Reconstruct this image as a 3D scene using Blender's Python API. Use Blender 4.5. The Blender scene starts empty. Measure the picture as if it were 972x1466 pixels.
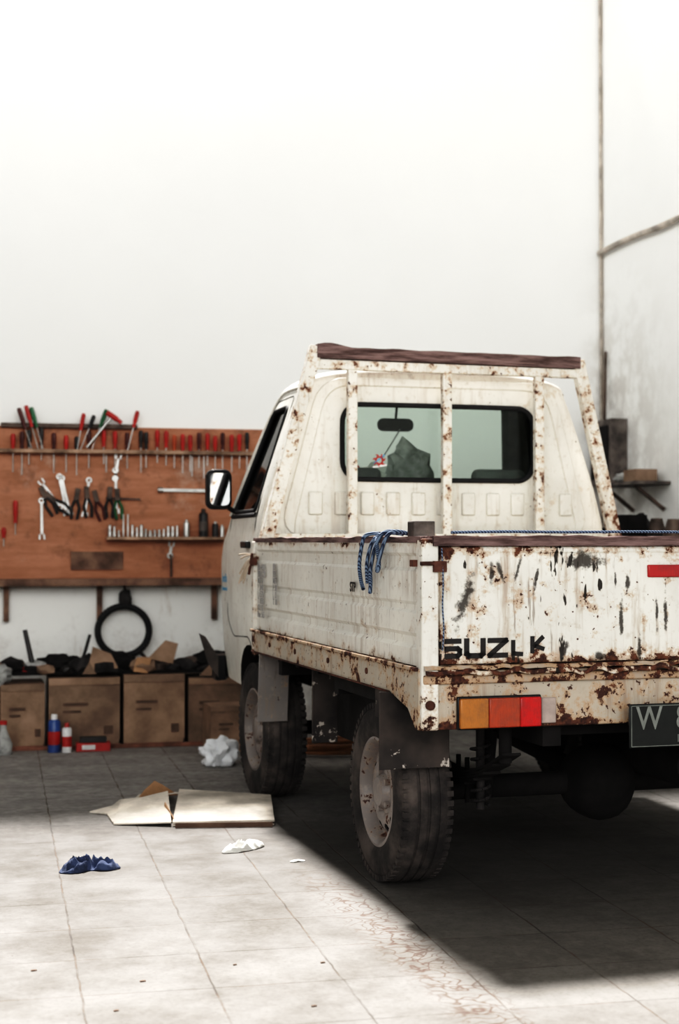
import bpy, bmesh, math, random
from mathutils import Vector, Matrix, Euler, noise as mnoise
random.seed(7)
R = math.radians
SC = bpy.context.scene
COL = SC.collection

# ------------------------------------------------------------------ node helpers
class NT:
    def __init__(s, name, rough=0.6, metal=0.0):
        s.m = bpy.data.materials.new(name); s.m.use_nodes = True
        s.t = s.m.node_tree; s.n = s.t.nodes; s.l = s.t.links
        s.b = s.n['Principled BSDF']
        s.b.inputs['Roughness'].default_value = rough
        s.b.inputs['Metallic'].default_value = metal
        s.co = None
    def coord(s):
        if s.co is None:
            s.co = s.n.new('ShaderNodeTexCoord').outputs['Object']
        return s.co
    def put(s, sock, v):
        if isinstance(v, bpy.types.NodeSocket): s.l.new(v, sock)
        else:
            if hasattr(sock.default_value, '__len__') and not hasattr(v, '__len__'): v = (v,)*len(sock.default_value)
            if hasattr(v, '__len__') and len(v) == 3 and len(sock.default_value) == 4: v = (*v, 1)
            sock.default_value = v
    def math(s, op, a, b=0.0, c=0.0):
        n = s.n.new('ShaderNodeMath'); n.operation = op
        s.put(n.inputs[0], a); s.put(n.inputs[1], b); s.put(n.inputs[2], c)
        return n.outputs[0]
    def mapv(s, loc=(0,0,0), scale=(1,1,1), rot=(0,0,0), vec=None):
        n = s.n.new('ShaderNodeMapping')
        s.l.new(vec or s.coord(), n.inputs[0])
        n.inputs['Location'].default_value = loc; n.inputs['Scale'].default_value = scale
        n.inputs['Rotation'].default_value = rot
        return n.outputs[0]
    def noise(s, scale, detail=4, rough=0.55, vec=None, dist=0.0):
        n = s.n.new('ShaderNodeTexNoise')
        s.l.new(vec or s.coord(), n.inputs['Vector'])
        n.inputs['Scale'].default_value = scale; n.inputs['Detail'].default_value = detail
        n.inputs['Roughness'].default_value = rough; n.inputs['Distortion'].default_value = dist
        return n.outputs['Fac']
    def rng(s, v, a, b, c=0.0, d=1.0):
        n = s.n.new('ShaderNodeMapRange'); n.interpolation_type = 'SMOOTHSTEP'
        s.put(n.inputs[0], v); s.put(n.inputs[1], a); s.put(n.inputs[2], b)
        s.put(n.inputs[3], c); s.put(n.inputs[4], d)
        return n.outputs[0]
    def mix(s, f, a, b, mode='MIX'):
        n = s.n.new('ShaderNodeMix'); n.data_type = 'RGBA'; n.blend_type = mode
        s.put(n.inputs[0], f); s.put(n.inputs[6], a); s.put(n.inputs[7], b)
        return n.outputs[2]
    def xyz(s, vec=None):
        n = s.n.new('ShaderNodeSeparateXYZ'); s.l.new(vec or s.coord(), n.inputs[0])
        return n.outputs
    def col(s, v): s.put(s.b.inputs['Base Color'], v)
    def rough(s, v): s.put(s.b.inputs['Roughness'], v)
    def bump(s, h, strength=0.3, dist=0.01):
        n = s.n.new('ShaderNodeBump'); n.inputs['Strength'].default_value = strength
        n.inputs['Distance'].default_value = dist
        s.l.new(h, n.inputs['Height']); s.l.new(n.outputs[0], s.b.inputs['Normal'])

def simple(name, col, rough=0.6, metal=0.0, var=0.25, scale=12, bump=0.1):
    k = NT(name, rough, metal)
    n = k.noise(scale, 6, 0.6)
    f = k.rng(n, 0.3, 0.7)
    k.col(k.mix(f, tuple(c*(1-var) for c in col), tuple(min(1, c*(1+var*0.5)) for c in col)))
    if bump: k.bump(k.noise(scale*5, 4, 0.6), bump, 0.004)
    return k.m

def paint(name, base=(0.80,0.785,0.73), rust=0.66, seed=0, rscale=9, bands=(), spots=0.70, streak=None, blots=(), rough=0.42, stain=0.5, drips=0.35):
    k = NT(name, rough)
    v = k.mapv(loc=(seed*3.1, seed*1.7, seed*0.9))
    o = k.xyz()
    n1 = k.noise(rscale, 10, 0.72, v)
    s = n1
    for (ax, c, w, st) in bands:
        d = k.math('ABSOLUTE', k.math('SUBTRACT', o[ax], c))
        s = k.math('ADD', s, k.rng(d, 0, w, st, 0))
    grime = k.rng(k.noise(2.6, 6, 0.6, v), 0.3, 0.7)
    c = k.mix(grime, tuple(x*0.82 for x in base), base)
    fine = k.noise(38, 5, 0.6, v)
    c = k.mix(k.rng(fine, 0.54, 0.72, 0, 0.36), c, (0.40, 0.34, 0.28))
    if drips:
        vd = k.mapv(loc=(seed, seed*2, 0), scale=(26, 26, 2.4))
        dr = k.math('ADD', k.noise(1, 5, 0.65, vd), k.rng(k.noise(3.5, 3, 0.5, v), 0.35, 0.65, -0.08, 0.06))
        c = k.mix(k.rng(dr, 0.50, 0.72, 0, drips), c, (0.32, 0.235, 0.175))
        vd2 = k.mapv(loc=(seed+5, seed, 0), scale=(70, 70, 5))
        dr2 = k.math('ADD', k.noise(1, 4, 0.65, vd2), k.rng(k.noise(4.5, 3, 0.5, v), 0.40, 0.65, -0.12, 0.04))
        c = k.mix(k.rng(dr2, 0.60, 0.70, 0, drips*0.8), c, (0.12, 0.07, 0.05))
    c = k.mix(k.rng(s, rust-0.10, rust, 0, stain), c, (0.44, 0.30, 0.19))
    rc = k.mix(k.rng(k.noise(40, 4, 0.6, v), 0.35, 0.68), (0.045, 0.02, 0.016), (0.16, 0.07, 0.042))
    m = k.rng(s, rust, rust+0.02)
    c = k.mix(m, c, rc)
    if spots:
        sp = k.rng(k.math('ADD', k.noise(60, 2, 0.5, v), k.rng(n1, 0.4, 0.7, -0.08, 0.1)), spots, spots+0.03)
        c = k.mix(sp, c, (0.07, 0.032, 0.025))
    if streak:
        vs = k.mapv(loc=(seed+2.0, 0, 1.3), scale=(34, 34, 9))
        st = k.math('ADD', k.noise(1, 3, 0.6, vs), k.rng(k.noise(3.2, 2, 0.5, v), 0.42, 0.62, -0.15, 0.06))
        c = k.mix(k.rng(st, streak, streak+0.03), c, (0.03, 0.024, 0.02))
    for (bx, bz, rx, rz, tilt) in blots:
        dx = k.math('SUBTRACT', o[0], bx); dz = k.math('SUBTRACT', o[2], bz)
        dx = k.math('SUBTRACT', dx, k.math('MULTIPLY', dz, tilt))
        d = k.math('SQRT', k.math('ADD', k.math('POWER', k.math('ABSOLUTE', k.math('DIVIDE', dx, rx)), 2.0),
                                   k.math('POWER', k.math('ABSOLUTE', k.math('DIVIDE', dz, rz)), 2.0)))
        d = k.math('ADD', d, k.rng(k.noise(42, 4, 0.65, v), 0.3, 0.7, -0.4, 0.5))
        c = k.mix(k.rng(d, 0.5, 1.35, 0.93, 0), c, (0.03, 0.023, 0.02))
    k.col(c)
    k.rough(k.math('ADD', rough, k.math('MULTIPLY', m, 0.4)))
    k.bump(k.math('ADD', k.noise(18, 6, 0.6, v), k.math('MULTIPLY', m, -0.6)), 0.25, 0.004)
    return k.m

# ------------------------------------------------------------------ materials
M = {}
M['body'] = paint('truck_paint_cab', rust=0.68, seed=1, spots=0.735, rscale=9, stain=0.4, drips=0.3)
M['gate'] = paint('truck_paint_tailgate', rust=0.635, seed=3, spots=0.665, rscale=14, streak=0.665, drips=0.7, stain=0.7,
                  bands=[(2, 0.745, 0.08, 0.17), (2, 1.10, 0.06, 0.10), (0, 0.05, 0.05, 0.08)],
                  blots=[(0.523, 1.062, 0.055, 0.026, 0), (0.13, 0.945, 0.018, 0.075, 0.35), (0.30, 1.035, 0.006, 0.045, 0.3),
                         (0.215, 1.02, 0.007, 0.03, 0), (0.245, 1.025, 0.007, 0.028, -0.3), (0.36, 1.01, 0.006, 0.04, 0.2),
                         (0.64, 0.885, 0.007, 0.06, 0), (0.66, 1.00, 0.007, 0.03, 0), (0.79, 0.90, 0.006, 0.05, 0), (0.76, 0.90, 0.005, 0.045, 0),
                         (0.45, 0.79, 0.010, 0.03, 0.4), (0.70, 0.80, 0.008, 0.04, 0), (0.02, 1.065, 0.03, 0.02, 0), (0.62, 1.0, 0.004, 0.03, 0),
                         (0.30, 0.765, 0.004, 0.03, 0), (0.57, 0.77, 0.03, 0.012, 0)])
M['side'] = paint('truck_paint_side', rust=0.67, seed=5, spots=0.715, rscale=9, drips=0.45,
                  bands=[(2, 0.74, 0.05, 0.12), (2, 1.11, 0.025, 0.12), (1, 2.1, 0.06, 0.08)])
M['post'] = paint('truck_paint_post', rust=0.63, seed=6, spots=0.69, rscale=15, bands=[(2, 0.56, 0.2, 0.12), (2, 1.13, 0.04, 0.15), (1, 2.1, 0.1, 0.08)])
M['sill'] = paint('truck_paint_sill', base=(0.50,0.45,0.38), rust=0.575, seed=8, spots=0.62, rscale=13, bands=[(2, 0.745, 0.03, 0.10), (2, 0.565, 0.04, 0.12)], stain=0.8, drips=0.8)
M['rack'] = paint('truck_paint_rack', base=(0.77,0.75,0.69), rust=0.58, seed=11, spots=0.635, rscale=20, stain=0.7, bands=[(0, 1.68, 0.05, 0.12)])
M['lip'] = paint('bed_lip_rusted', base=(0.45,0.37,0.30), rust=0.50, seed=21, spots=0.6, rscale=12, stain=0.9)
M['rust'] = simple('rusty_steel', (0.11, 0.052, 0.038), 0.85, 0, 0.65, 16, 0.4)
def woodmat(name, sc):
    k = NT(name, 0.85)
    v = k.mapv(scale=sc); n = k.noise(2.2, 6, 0.65, v)
    k.col(k.mix(k.rng(n, 0.3, 0.7), (0.06, 0.038, 0.036), (0.26, 0.18, 0.172))); k.bump(n, 0.6, 0.01); return k.m
M['wood'] = woodmat('weathered_wood', (3, 30, 30)); M['woody'] = woodmat('weathered_wood_cap', (30, 3, 30))
M['black'] = simple('black_rubber', (0.018, 0.018, 0.02), 0.7, 0, 0.4, 20, 0.15)
M['blackplastic'] = simple('black_plastic', (0.015, 0.015, 0.017), 0.35)
M['under'] = simple('underbody_grime', (0.014, 0.012, 0.012), 0.9, 0, 0.5, 10, 0.3)
k = NT('tyre_rubber', 0.85)
n = k.noise(6, 6, 0.65)
k.col(k.mix(k.rng(n, 0.35, 0.7), (0.030, 0.027, 0.027), (0.12, 0.103, 0.095)))
w = k.noise(60, 3, 0.5); k.bump(w, 0.2, 0.003); M['tyre'] = k.m
M['rim'] = paint('wheel_steel', base=(0.25, 0.225, 0.215), rust=0.60, seed=9, rscale=14, spots=0.67, drips=0, stain=0.2)
k = NT('chipped_black_flap', 0.75)
n = k.noise(11, 9, 0.72)
n3 = k.math('ADD', n, k.rng(k.xyz()[2], 0.41, 0.5, 0.08, 0))
k.col(k.mix(k.rng(n3, 0.62, 0.645), k.mix(k.rng(k.noise(4, 4), .35, .65), (0.03, 0.026, 0.026), (0.10, 0.083, 0.075)), (0.5, 0.46, 0.42))); M['flap'] = k.m
M['flapgrey'] = paint('grey_flap', base=(0.27, 0.255, 0.25), rust=0.66, seed=4, rscale=8)

def glass(name, tint):
    k = NT(name)
    k.n.remove(k.b)
    out = [x for x in k.n if x.type == 'OUTPUT_MATERIAL'][0]
    tr = k.n.new('ShaderNodeBsdfTransparent'); tr.inputs[0].default_value = (*tint, 1)
    gl = k.n.new('ShaderNodeBsdfGlossy'); gl.inputs['Roughness'].default_value = 0.04
    fr = k.n.new('ShaderNodeFresnel'); fr.inputs[0].default_value = 1.45
    mx = k.n.new('ShaderNodeMixShader')
    k.l.new(fr.outputs[0], mx.inputs[0]); k.l.new(tr.outputs[0], mx.inputs[1]); k.l.new(gl.outputs[0], mx.inputs[2])
    k.l.new(mx.outputs[0], out.inputs[0])
    return k.m
M['glass'] = glass('window_glass', (0.84, 0.885, 0.86))
M['glassdark'] = glass('side_window_glass', (0.35, 0.38, 0.38))
M['interior'] = simple('cab_interior', (0.12, 0.12, 0.12), 0.8)
M['seat'] = simple('seat_vinyl', (0.17, 0.175, 0.17), 0.6)
M['mirror'] = NT('mirror_glass', 0.03, 1.0).m
M['mirror'].node_tree.nodes['Principled BSDF'].inputs['Base Color'].default_value = (0.85, 0.87, 0.88, 1)
def lens(name, c):
    k = NT(name, 0.3)
    g = k.noise(14, 6, 0.7)
    k.col(k.mix(k.rng(g, 0.38, 0.7), c, tuple(x*0.5+0.025 for x in c)))
    w = k.n.new('ShaderNodeTexWave'); w.inputs['Scale'].default_value = 55; w.bands_direction = 'X'
    k.l.new(k.coord(), w.inputs['Vector']); k.bump(w.outputs['Fac'], 0.25, 0.002)
    return k.m
M['amber'] = lens('amber_lens', (0.42, 0.17, 0.045)); M['redor'] = lens('tail_lens', (0.40, 0.07, 0.03)); M['red'] = lens('red_lens', (0.52, 0.02, 0.02))
M['refl'] = lens('red_reflector', (0.42, 0.03, 0.03))
M['dirtywhite'] = simple('dirty_lens', (0.42, 0.35, 0.32), 0.4)
M['plate'] = simple('plate_black', (0.014, 0.017, 0.017), 0.45)
M['platetxt'] = simple('plate_text', (0.22, 0.235, 0.22), 0.6)
M['ink'] = simple('black_lettering', (0.02, 0.017, 0.017), 0.5)
M['inkgrey'] = simple('grey_lettering', (0.36, 0.35, 0.35), 0.6)
M['inkblue'] = simple('blue_lettering', (0.15, 0.38, 0.58), 0.6)
k = NT('blue_rope', 0.8)
w = k.n.new('ShaderNodeTexWave'); w.inputs['Scale'].default_value = 60; w.bands_direction = 'DIAGONAL'; w.inputs['Distortion'].default_value = 2
k.l.new(k.coord(), w.inputs['Vector'])
k.col(k.mix(w.outputs['Fac'], (0.02, 0.028, 0.06), (0.22, 0.29, 0.40))); k.bump(w.outputs['Fac'], 0.6, 0.004); M['rope'] = k.m
M['straw'] = simple('straw_twine', (0.5, 0.42, 0.34), 0.9)

def wallmat(name, seed, corner=True, base=(0.90, 0.90, 0.88)):
    k = NT(name, 0.85)
    o = k.xyz()
    v = k.mapv(loc=(seed, seed, seed))
    big = k.noise(0.7, 5, 0.6, v)
    c = k.mix(k.rng(big, 0.3, 0.7, 0, 0.55), base, tuple(b*0.93 for b in base))
    low = k.math('ADD', k.rng(o[2], 0.0, 1.1, 0.40, 0.0), k.math('MULTIPLY', k.noise(4.5, 9, 0.75, v), 1.0))
    c = k.mix(k.rng(low, 0.66, 1.0, 0, 0.65), c, (0.46, 0.42, 0.39))
    # a few brown runs from the shelf edge
    vs = k.mapv(loc=(seed, 0, 0), scale=(9, 9, 1.6))
    st = k.math('MULTIPLY', k.rng(k.noise(1, 6, 0.7, vs), 0.60, 0.74, 0, 0.45), k.rng(o[2], 0.7, 1.1, 1, 0))
    c = k.mix(st, c, (0.42, 0.32, 0.25))
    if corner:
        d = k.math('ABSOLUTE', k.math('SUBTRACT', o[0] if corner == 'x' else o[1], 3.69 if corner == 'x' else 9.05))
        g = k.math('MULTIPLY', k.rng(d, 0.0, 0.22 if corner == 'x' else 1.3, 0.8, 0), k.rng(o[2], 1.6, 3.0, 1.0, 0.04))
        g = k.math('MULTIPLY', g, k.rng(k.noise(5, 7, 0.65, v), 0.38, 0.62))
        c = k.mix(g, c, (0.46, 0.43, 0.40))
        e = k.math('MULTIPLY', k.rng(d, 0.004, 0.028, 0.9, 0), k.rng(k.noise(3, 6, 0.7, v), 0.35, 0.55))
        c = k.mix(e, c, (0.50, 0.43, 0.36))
    mk = k.noise(2.1, 12, 0.75, k.mapv(loc=(seed+4, 1, 2), scale=(1, 1, 0.7)))
    c = k.mix(k.rng(mk, 0.70, 0.73, 0, 0.5), c, (0.55, 0.5, 0.45))
    k.col(c); k.bump(k.noise(7, 8, 0.6, v), 0.15, 0.01)
    return k.m
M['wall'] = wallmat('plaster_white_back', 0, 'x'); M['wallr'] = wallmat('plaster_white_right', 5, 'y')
M['light_block'] = simple('light_block_paint', (0.50, 0.50, 0.49), 0.85)  # grey of the added light-blocking wall, set for its bounce

# floor tiles
k = NT('floor_tiles', 0.75)
o = k.xyz()
br = k.n.new('ShaderNodeTexBrick'); br.offset = 0; br.squash = 1
wv = k.n.new('ShaderNodeVectorMath'); wv.operation = 'MULTIPLY_ADD'
nn0 = k.n.new('ShaderNodeTexNoise'); nn0.inputs['Scale'].default_value = 9; nn0.inputs['Detail'].default_value = 5; k.l.new(k.coord(), nn0.inputs['Vector'])
k.l.new(nn0.outputs['Color'], wv.inputs[0]); wv.inputs[1].default_value = (0.014, 0.014, 0); k.l.new(k.mapv(loc=(-0.207+0.33*20, 0.1+0.33*20, 0)), wv.inputs[2])
k.l.new(wv.outputs[0], br.inputs['Vector'])
for nm, vv in (('Scale', 1), ('Mortar Size', 0.0036), ('Mortar Smooth', 0.7), ('Bias', 0), ('Brick Width', 0.33), ('Row Height', 0.33)):
    br.inputs[nm].default_value = vv
br.inputs['Color1'].default_value = (0.165, 0.155, 0.143, 1); br.inputs['Color2'].default_value = (0.215, 0.203, 0.189, 1)
br.inputs['Mortar'].default_value = (0.18, 0.17, 0.16, 1)
n1 = k.noise(3.2, 9, 0.65); n2 = k.noise(22, 8, 0.7); n4 = k.noise(70, 5, 0.7)
c = k.mix(k.rng(n1, 0.3, 0.72), br.outputs['Color'], (0.125, 0.116, 0.106))
c = k.mix(k.rng(n2, 0.35, 0.75, 0, 0.5), c, (0.24, 0.226, 0.207))
c = k.mix(k.rng(n4, 0.45, 0.75, 0, 0.55), c, (0.085, 0.076, 0.069))
st = k.noise(1.6, 10, 0.72, k.mapv(loc=(7, 2, 0)))
c = k.mix(k.rng(st, 0.50, 0.70, 0, 0.5), c, (0.085, 0.075, 0.067))
c = k.mix(k.rng(o[1], 3.7, 6.0, 0, 0.66), c, (0.068, 0.063, 0.059))  # mid-floor colour darkened to stretch the falloff from sun into wall shadow
shade_lift = k.mix(k.rng(n2, .3, .7), (0.25, 0.238, 0.23), (0.42, 0.402, 0.385))
shade_lift = k.mix(k.rng(n1, 0.35, 0.7, 0, 0.5), shade_lift, (0.18, 0.17, 0.163))
c = k.mix(k.rng(o[1], 5.6, 6.8, 0, 0.88), c, shade_lift)  # paler colour near the back wall lifts the floor in its shadow
mort = k.mix(k.rng(k.noise(4, 5, 0.6), 0.42, 0.60), (0.055, 0.047, 0.042), (0.10, 0.065, 0.045))
mf = k.math('MULTIPLY', br.outputs['Fac'], k.rng(k.noise(5, 7, 0.7), 0.36, 0.60, 0.15, 0.9))
c = k.mix(mf, c, mort)
vo = k.n.new('ShaderNodeTexVoronoi'); vo.feature = 'DISTANCE_TO_EDGE'; vo.inputs['Scale'].default_value = 7
wob = k.n.new('ShaderNodeVectorMath'); wob.operation = 'ADD'
nn = k.n.new('ShaderNodeTexNoise'); nn.inputs['Scale'].default_value = 6; k.l.new(k.coord(), nn.inputs['Vector'])
k.l.new(k.coord(), wob.inputs[0]); k.l.new(nn.outputs['Color'], wob.inputs[1]); k.l.new(wob.outputs[0], vo.inputs['Vector'])
dl = k.math('ABSOLUTE', k.math('SUBTRACT', k.math('SUBTRACT', o[0], k.math('MULTIPLY', k.math('SUBTRACT', o[1], 3.6), -0.06)), 1.13))
near = k.math('MULTIPLY', k.rng(dl, 0.02, 0.13, 1, 0), k.rng(o[1], 4.6, 5.4, 1, 0))
cr = k.math('MULTIPLY', k.rng(vo.outputs[0], 0.0, 0.10, 1, 0), near)
c = k.mix(k.math('MULTIPLY', cr, 0.95), c, (0.07, 0.038, 0.025))
chip = k.math('MULTIPLY', k.rng(k.noise(9, 9, 0.75, k.mapv(loc=(3, 1, 0))), 0.64, 0.68), 0.8)
c = k.mix(chip, c, (0.06, 0.042, 0.035))
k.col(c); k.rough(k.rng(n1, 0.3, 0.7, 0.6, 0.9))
k.bump(k.math('SUBTRACT', k.math('MULTIPLY', n2, 0.3), br.outputs['Fac']), 0.35, 0.006)
M['floor'] = k.m

k = NT('plywood_board', 0.75)
v = k.mapv(scale=(1.2, 6, 6)); n = k.noise(3, 7, 0.65, v); n2 = k.noise(9, 8, 0.7)
c = k.mix(k.rng(n, 0.3, 0.7), (0.35, 0.165, 0.10), (0.48, 0.24, 0.155))
c = k.mix(k.rng(n2, 0.50, 0.70, 0, 0.7), c, (0.18, 0.095, 0.065)); c = k.mix(k.rng(k.noise(2.5, 8, .7), 0.57, 0.72, 0, 0.6), c, (0.54, 0.41, 0.34)); k.col(c); M['ply'] = k.m
M['plyshelf'] = simple('shelf_wood', (0.38, 0.26, 0.19), 0.75, 0, 0.6, 10)
M['plydark'] = simple('stained_wood', (0.22, 0.14, 0.105), 0.8, 0, 0.6, 7)
def cardboard(name, c, seed=0):
    k = NT(name, 0.85)
    n = k.noise(5, 7, 0.65, k.mapv(loc=(seed, seed, 0)))
    cc = k.mix(k.rng(n, 0.3, 0.7), tuple(x*0.55 for x in c), c)
    k.col(cc); k.bump(n, 0.3, 0.01); return k.m
M['card'] = cardboard('cardboard_brown', (0.40, 0.28, 0.205)); M['card2'] = cardboard('cardboard_worn', (0.33, 0.235, 0.175), 4)
M['cardlight'] = cardboard('cardboard_pale', (0.80, 0.73, 0.64), 2)
M['cardorange'] = cardboard('cardboard_inside', (0.50, 0.31, 0.19), 6)
M['print'] = simple('box_print', (0.15, 0.10, 0.075), 0.8)
for nm, c in (('tred', (0.42, 0.03, 0.025)), ('tgreen', (0.03, 0.13, 0.06)), ('tblack', (0.03, 0.027, 0.027)), ('torange', (0.45, 0.10, 0.04)),
              ('tblue', (0.02, 0.06, 0.22)), ('tdark', (0.08, 0.02, 0.018))):
    M[nm] = simple('tool_'+nm[1:], c, 0.4)
M['steel'] = simple('tool_steel', (0.5, 0.5, 0.49), 0.35, 0.8)
M['steelrust'] = simple('old_steel', (0.13, 0.10, 0.085), 0.6, 0.4, 0.5)
M['canblue'] = simple('can_blue', (0.05, 0.10, 0.27), 0.35); M['canwhite'] = simple('can_white', (0.7, 0.69, 0.69), 0.4)
M['canred'] = simple('can_red', (0.42, 0.04, 0.035), 0.35)
M['bluecloth'] = simple('blue_cloth', (0.06, 0.078, 0.14), 0.9, 0, 0.5, 22, 0.4)
M['bag'] = simple('white_plastic', (0.82, 0.83, 0.85), 0.4, 0, 0.1)
M['paper'] = simple('white_paper', (0.74, 0.73, 0.69), 0.8, 0, 0.1)
M['rag'] = simple('oily_rag', (0.045, 0.04, 0.04), 0.9, 0, 0.6, 15)
M['ragpale'] = simple('grey_rag', (0.36, 0.36, 0.35), 0.9, 0, 0.5, 15)
M['batten'] = simple('red_batten', (0.24, 0.12, 0.085), 0.8, 0, 0.5, 8)
M['hose'] = simple('orange_hose', (0.40, 0.19, 0.09), 0.5)
M['pipe'] = simple('dusty_pipe', (0.50, 0.45, 0.40), 0.8, 0, 0.45, 9)
M['greybox'] = simple('grey_enamel', (0.15, 0.13, 0.12), 0.7, 0, 0.6, 9)

# ------------------------------------------------------------------ mesh builder
class B:
    def __init__(s): s.v = []; s.f = []; s.mi = []; s.ms = []; s.c = 0
    def mat(s, m):
        m = M[m] if isinstance(m, str) else m
        if m not in s.ms: s.ms.append(m)
        s.c = s.ms.index(m); return s
    def add(s, vs, fs):
        o = len(s.v); s.v += [tuple(x) for x in vs]
        for f in fs: s.f.append([i+o for i in f]); s.mi.append(s.c)
        return s
    def box(s, x0, x1, y0, y1, z0, z1, rot=None, piv=None):
        vs = [Vector((x, y, z)) for x in (x0, x1) for y in (y0, y1) for z in (z0, z1)]
        if rot:
            c = Vector(piv) if piv else Vector(((x0+x1)/2, (y0+y1)/2, (z0+z1)/2))
            m = Euler(rot).to_matrix(); vs = [m @ (p-c) + c for p in vs]
        return s.add(vs, [(0,1,3,2),(4,6,7,5),(0,4,5,1),(2,3,7,6),(0,2,6,4),(1,5,7,3)])
    def beam(s, p0, p1, w, d, side=(0,1,0)):
        p0, p1 = Vector(p0), Vector(p1); a = (p1-p0).normalized(); sd = Vector(side)
        sd = (sd - a*sd.dot(a)).normalized(); t = a.cross(sd)
        vs = []
        for p in (p0, p1):
            for (i, j) in ((-1,-1),(1,-1),(1,1),(-1,1)): vs.append(p + t*(w/2*i) + sd*(d/2*j))
        return s.add(vs, [(0,1,2,3),(7,6,5,4),(0,4,5,1),(1,5,6,2),(2,6,7,3),(3,7,4,0)])
    def cyl(s, p0, p1, r0, r1=None, n=12):
        r1 = r0 if r1 is None else r1
        p0, p1 = Vector(p0), Vector(p1)
        return s.lathe([(0, 0), (r0, 0), (r1, (p1-p0).length), (0, (p1-p0).length)], p0, p1-p0, n)
    def lathe(s, prof, p, axis=(0,0,1), n=24, closed=False):
        p = Vector(p); a = Vector(axis).normalized()
        t = a.orthogonal().normalized(); u = a.cross(t)
        vs = []; fs = []; m = len(prof)
        for i in range(n):
            an = 2*math.pi*i/n; d = t*math.cos(an) + u*math.sin(an)
            for (r, h) in prof: vs.append(p + a*h + d*max(r, 1e-5))
        for i in range(n):
            j = (i+1) % n
            for q in range(m if closed else m-1):
                q2 = (q+1) % m
                fs.append((i*m+q, j*m+q, j*m+q2, i*m+q2))
        return s.add(vs, fs)
    def prism(s, poly, ax, a0, a1):
        def P(p, a):
            if ax == 0: return (a, p[0], p[1])
            if ax == 1: return (p[0], a, p[1])
            return (p[0], p[1], a)
        n = len(poly)
        vs = [P(p, a0) for p in poly] + [P(p, a1) for p in poly]
        fs = [tuple(range(n)), tuple(range(2*n-1, n-1, -1))] + [(i, i+n, (i+1) % n + n, (i+1) % n) for i in range(n)]
        return s.add(vs, fs)
    def blob(s, c, r, seed=0, amp=0.35, fr=2.5, sub=3, flat=None):
        bm = bmesh.new(); bmesh.ops.create_icosphere(bm, subdivisions=sub, radius=1)
        vs = []
        for v in bm.verts:
            q = v.co.copy(); k = 1 + amp*mnoise.noise(q*fr+Vector((seed, seed*2, 0))) + amp*0.5*abs(mnoise.noise(q*fr*2.6+Vector((seed, 5, 0))))
            q *= k; w = Vector((c[0]+q.x*r[0], c[1]+q.y*r[1], c[2]+q.z*r[2]))
            if flat is not None: w.z = max(w.z, flat)
            vs.append(w)
        fs = [[v.index for v in f.verts] for f in bm.faces]; bm.free()
        return s.add(vs, fs)
    def build(s, name, parent=None, bevel=0, smooth=35, loc=None, rotz=0, seg=2):
        me = bpy.data.meshes.new(name); me.from_pydata(s.v, [], s.f)
        for m in s.ms: me.materials.append(m)
        me.polygons.foreach_set('material_index', s.mi)
        bm = bmesh.new(); bm.from_mesh(me); bmesh.ops.recalc_face_normals(bm, faces=bm.faces); bm.to_mesh(me); bm.free()
        if smooth:
            me.polygons.foreach_set('use_smooth', [True]*len(me.polygons)); me.set_sharp_from_angle(angle=R(smooth))
        me.update()
        o = bpy.data.objects.new(name, me); COL.objects.link(o)
        if parent: o.parent = parent
        if loc: o.location = loc
        if rotz: o.rotation_euler[2] = rotz
        if bevel:
            b = o.modifiers.new('bevel', 'BEVEL'); b.width = bevel; b.segments = seg; b.limit_method = 'ANGLE'; b.angle_limit = R(40)
        return o

def empty(name, loc=(0,0,0), rotz=0):
    e = bpy.data.objects.new(name, None); COL.objects.link(e); e.location = loc; e.rotation_euler[2] = rotz; return e

def tube(name, pts, r, mat, parent=None, cyc=False):
    cu = bpy.data.curves.new(name, 'CURVE'); cu.dimensions = '3D'; cu.bevel_depth = r; cu.bevel_resolution = 3; cu.resolution_u = 8
    sp = cu.splines.new('NURBS'); sp.points.add(len(pts)-1)
    for p, q in zip(sp.points, pts): p.co = (*q, 1)
    sp.use_endpoint_u = not cyc; sp.use_cyclic_u = cyc; sp.order_u = 3
    cu.materials.append(M[mat])
    o = bpy.data.objects.new(name, cu); COL.objects.link(o); bpy.context.view_layer.update()
    me = bpy.data.meshes.new_from_object(o.evaluated_get(bpy.context.evaluated_depsgraph_get()))
    COL.objects.unlink(o); bpy.data.objects.remove(o)
    me.polygons.foreach_set('use_smooth', [True]*len(me.polygons))
    o = bpy.data.objects.new(name, me); COL.objects.link(o)
    if parent: o.parent = parent
    return o

def text(name, s, size, mat, loc, rot, parent, sx=1.0, extrude=0.0006, off=0.0):
    cu = bpy.data.curves.new(name, 'FONT'); cu.body = s; cu.size = size; cu.extrude = extrude; cu.offset = off
    o = bpy.data.objects.new(name, cu); COL.objects.link(o); bpy.context.view_layer.update()
    me = bpy.data.meshes.new_from_object(o.evaluated_get(bpy.context.evaluated_depsgraph_get()))
    COL.objects.unlink(o); bpy.data.objects.remove(o)
    me.materials.clear(); me.materials.append(M[mat])
    o = bpy.data.objects.new(name, me); COL.objects.link(o); o.parent = parent
    o.location = loc; o.rotation_euler = rot; o.scale = (sx, 1, 1)
    return o

def boolean(o, cutters, op='DIFFERENCE'):
    for c in cutters:
        m = o.modifiers.new('b', 'BOOLEAN'); m.operation = op; m.object = c; m.solver = 'EXACT'
        try: m.material_mode = 'TRANSFER'
        except Exception: pass
    bpy.context.view_layer.update()
    me = bpy.data.meshes.new_from_object(o.evaluated_get(bpy.context.evaluated_depsgraph_get()))
    o.modifiers.clear(); o.data = me
    me.polygons.foreach_set('use_smooth', [True]*len(me.polygons)); me.set_sharp_from_angle(angle=R(30))
    for c in cutters: bpy.data.objects.remove(c)
    return o

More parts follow.
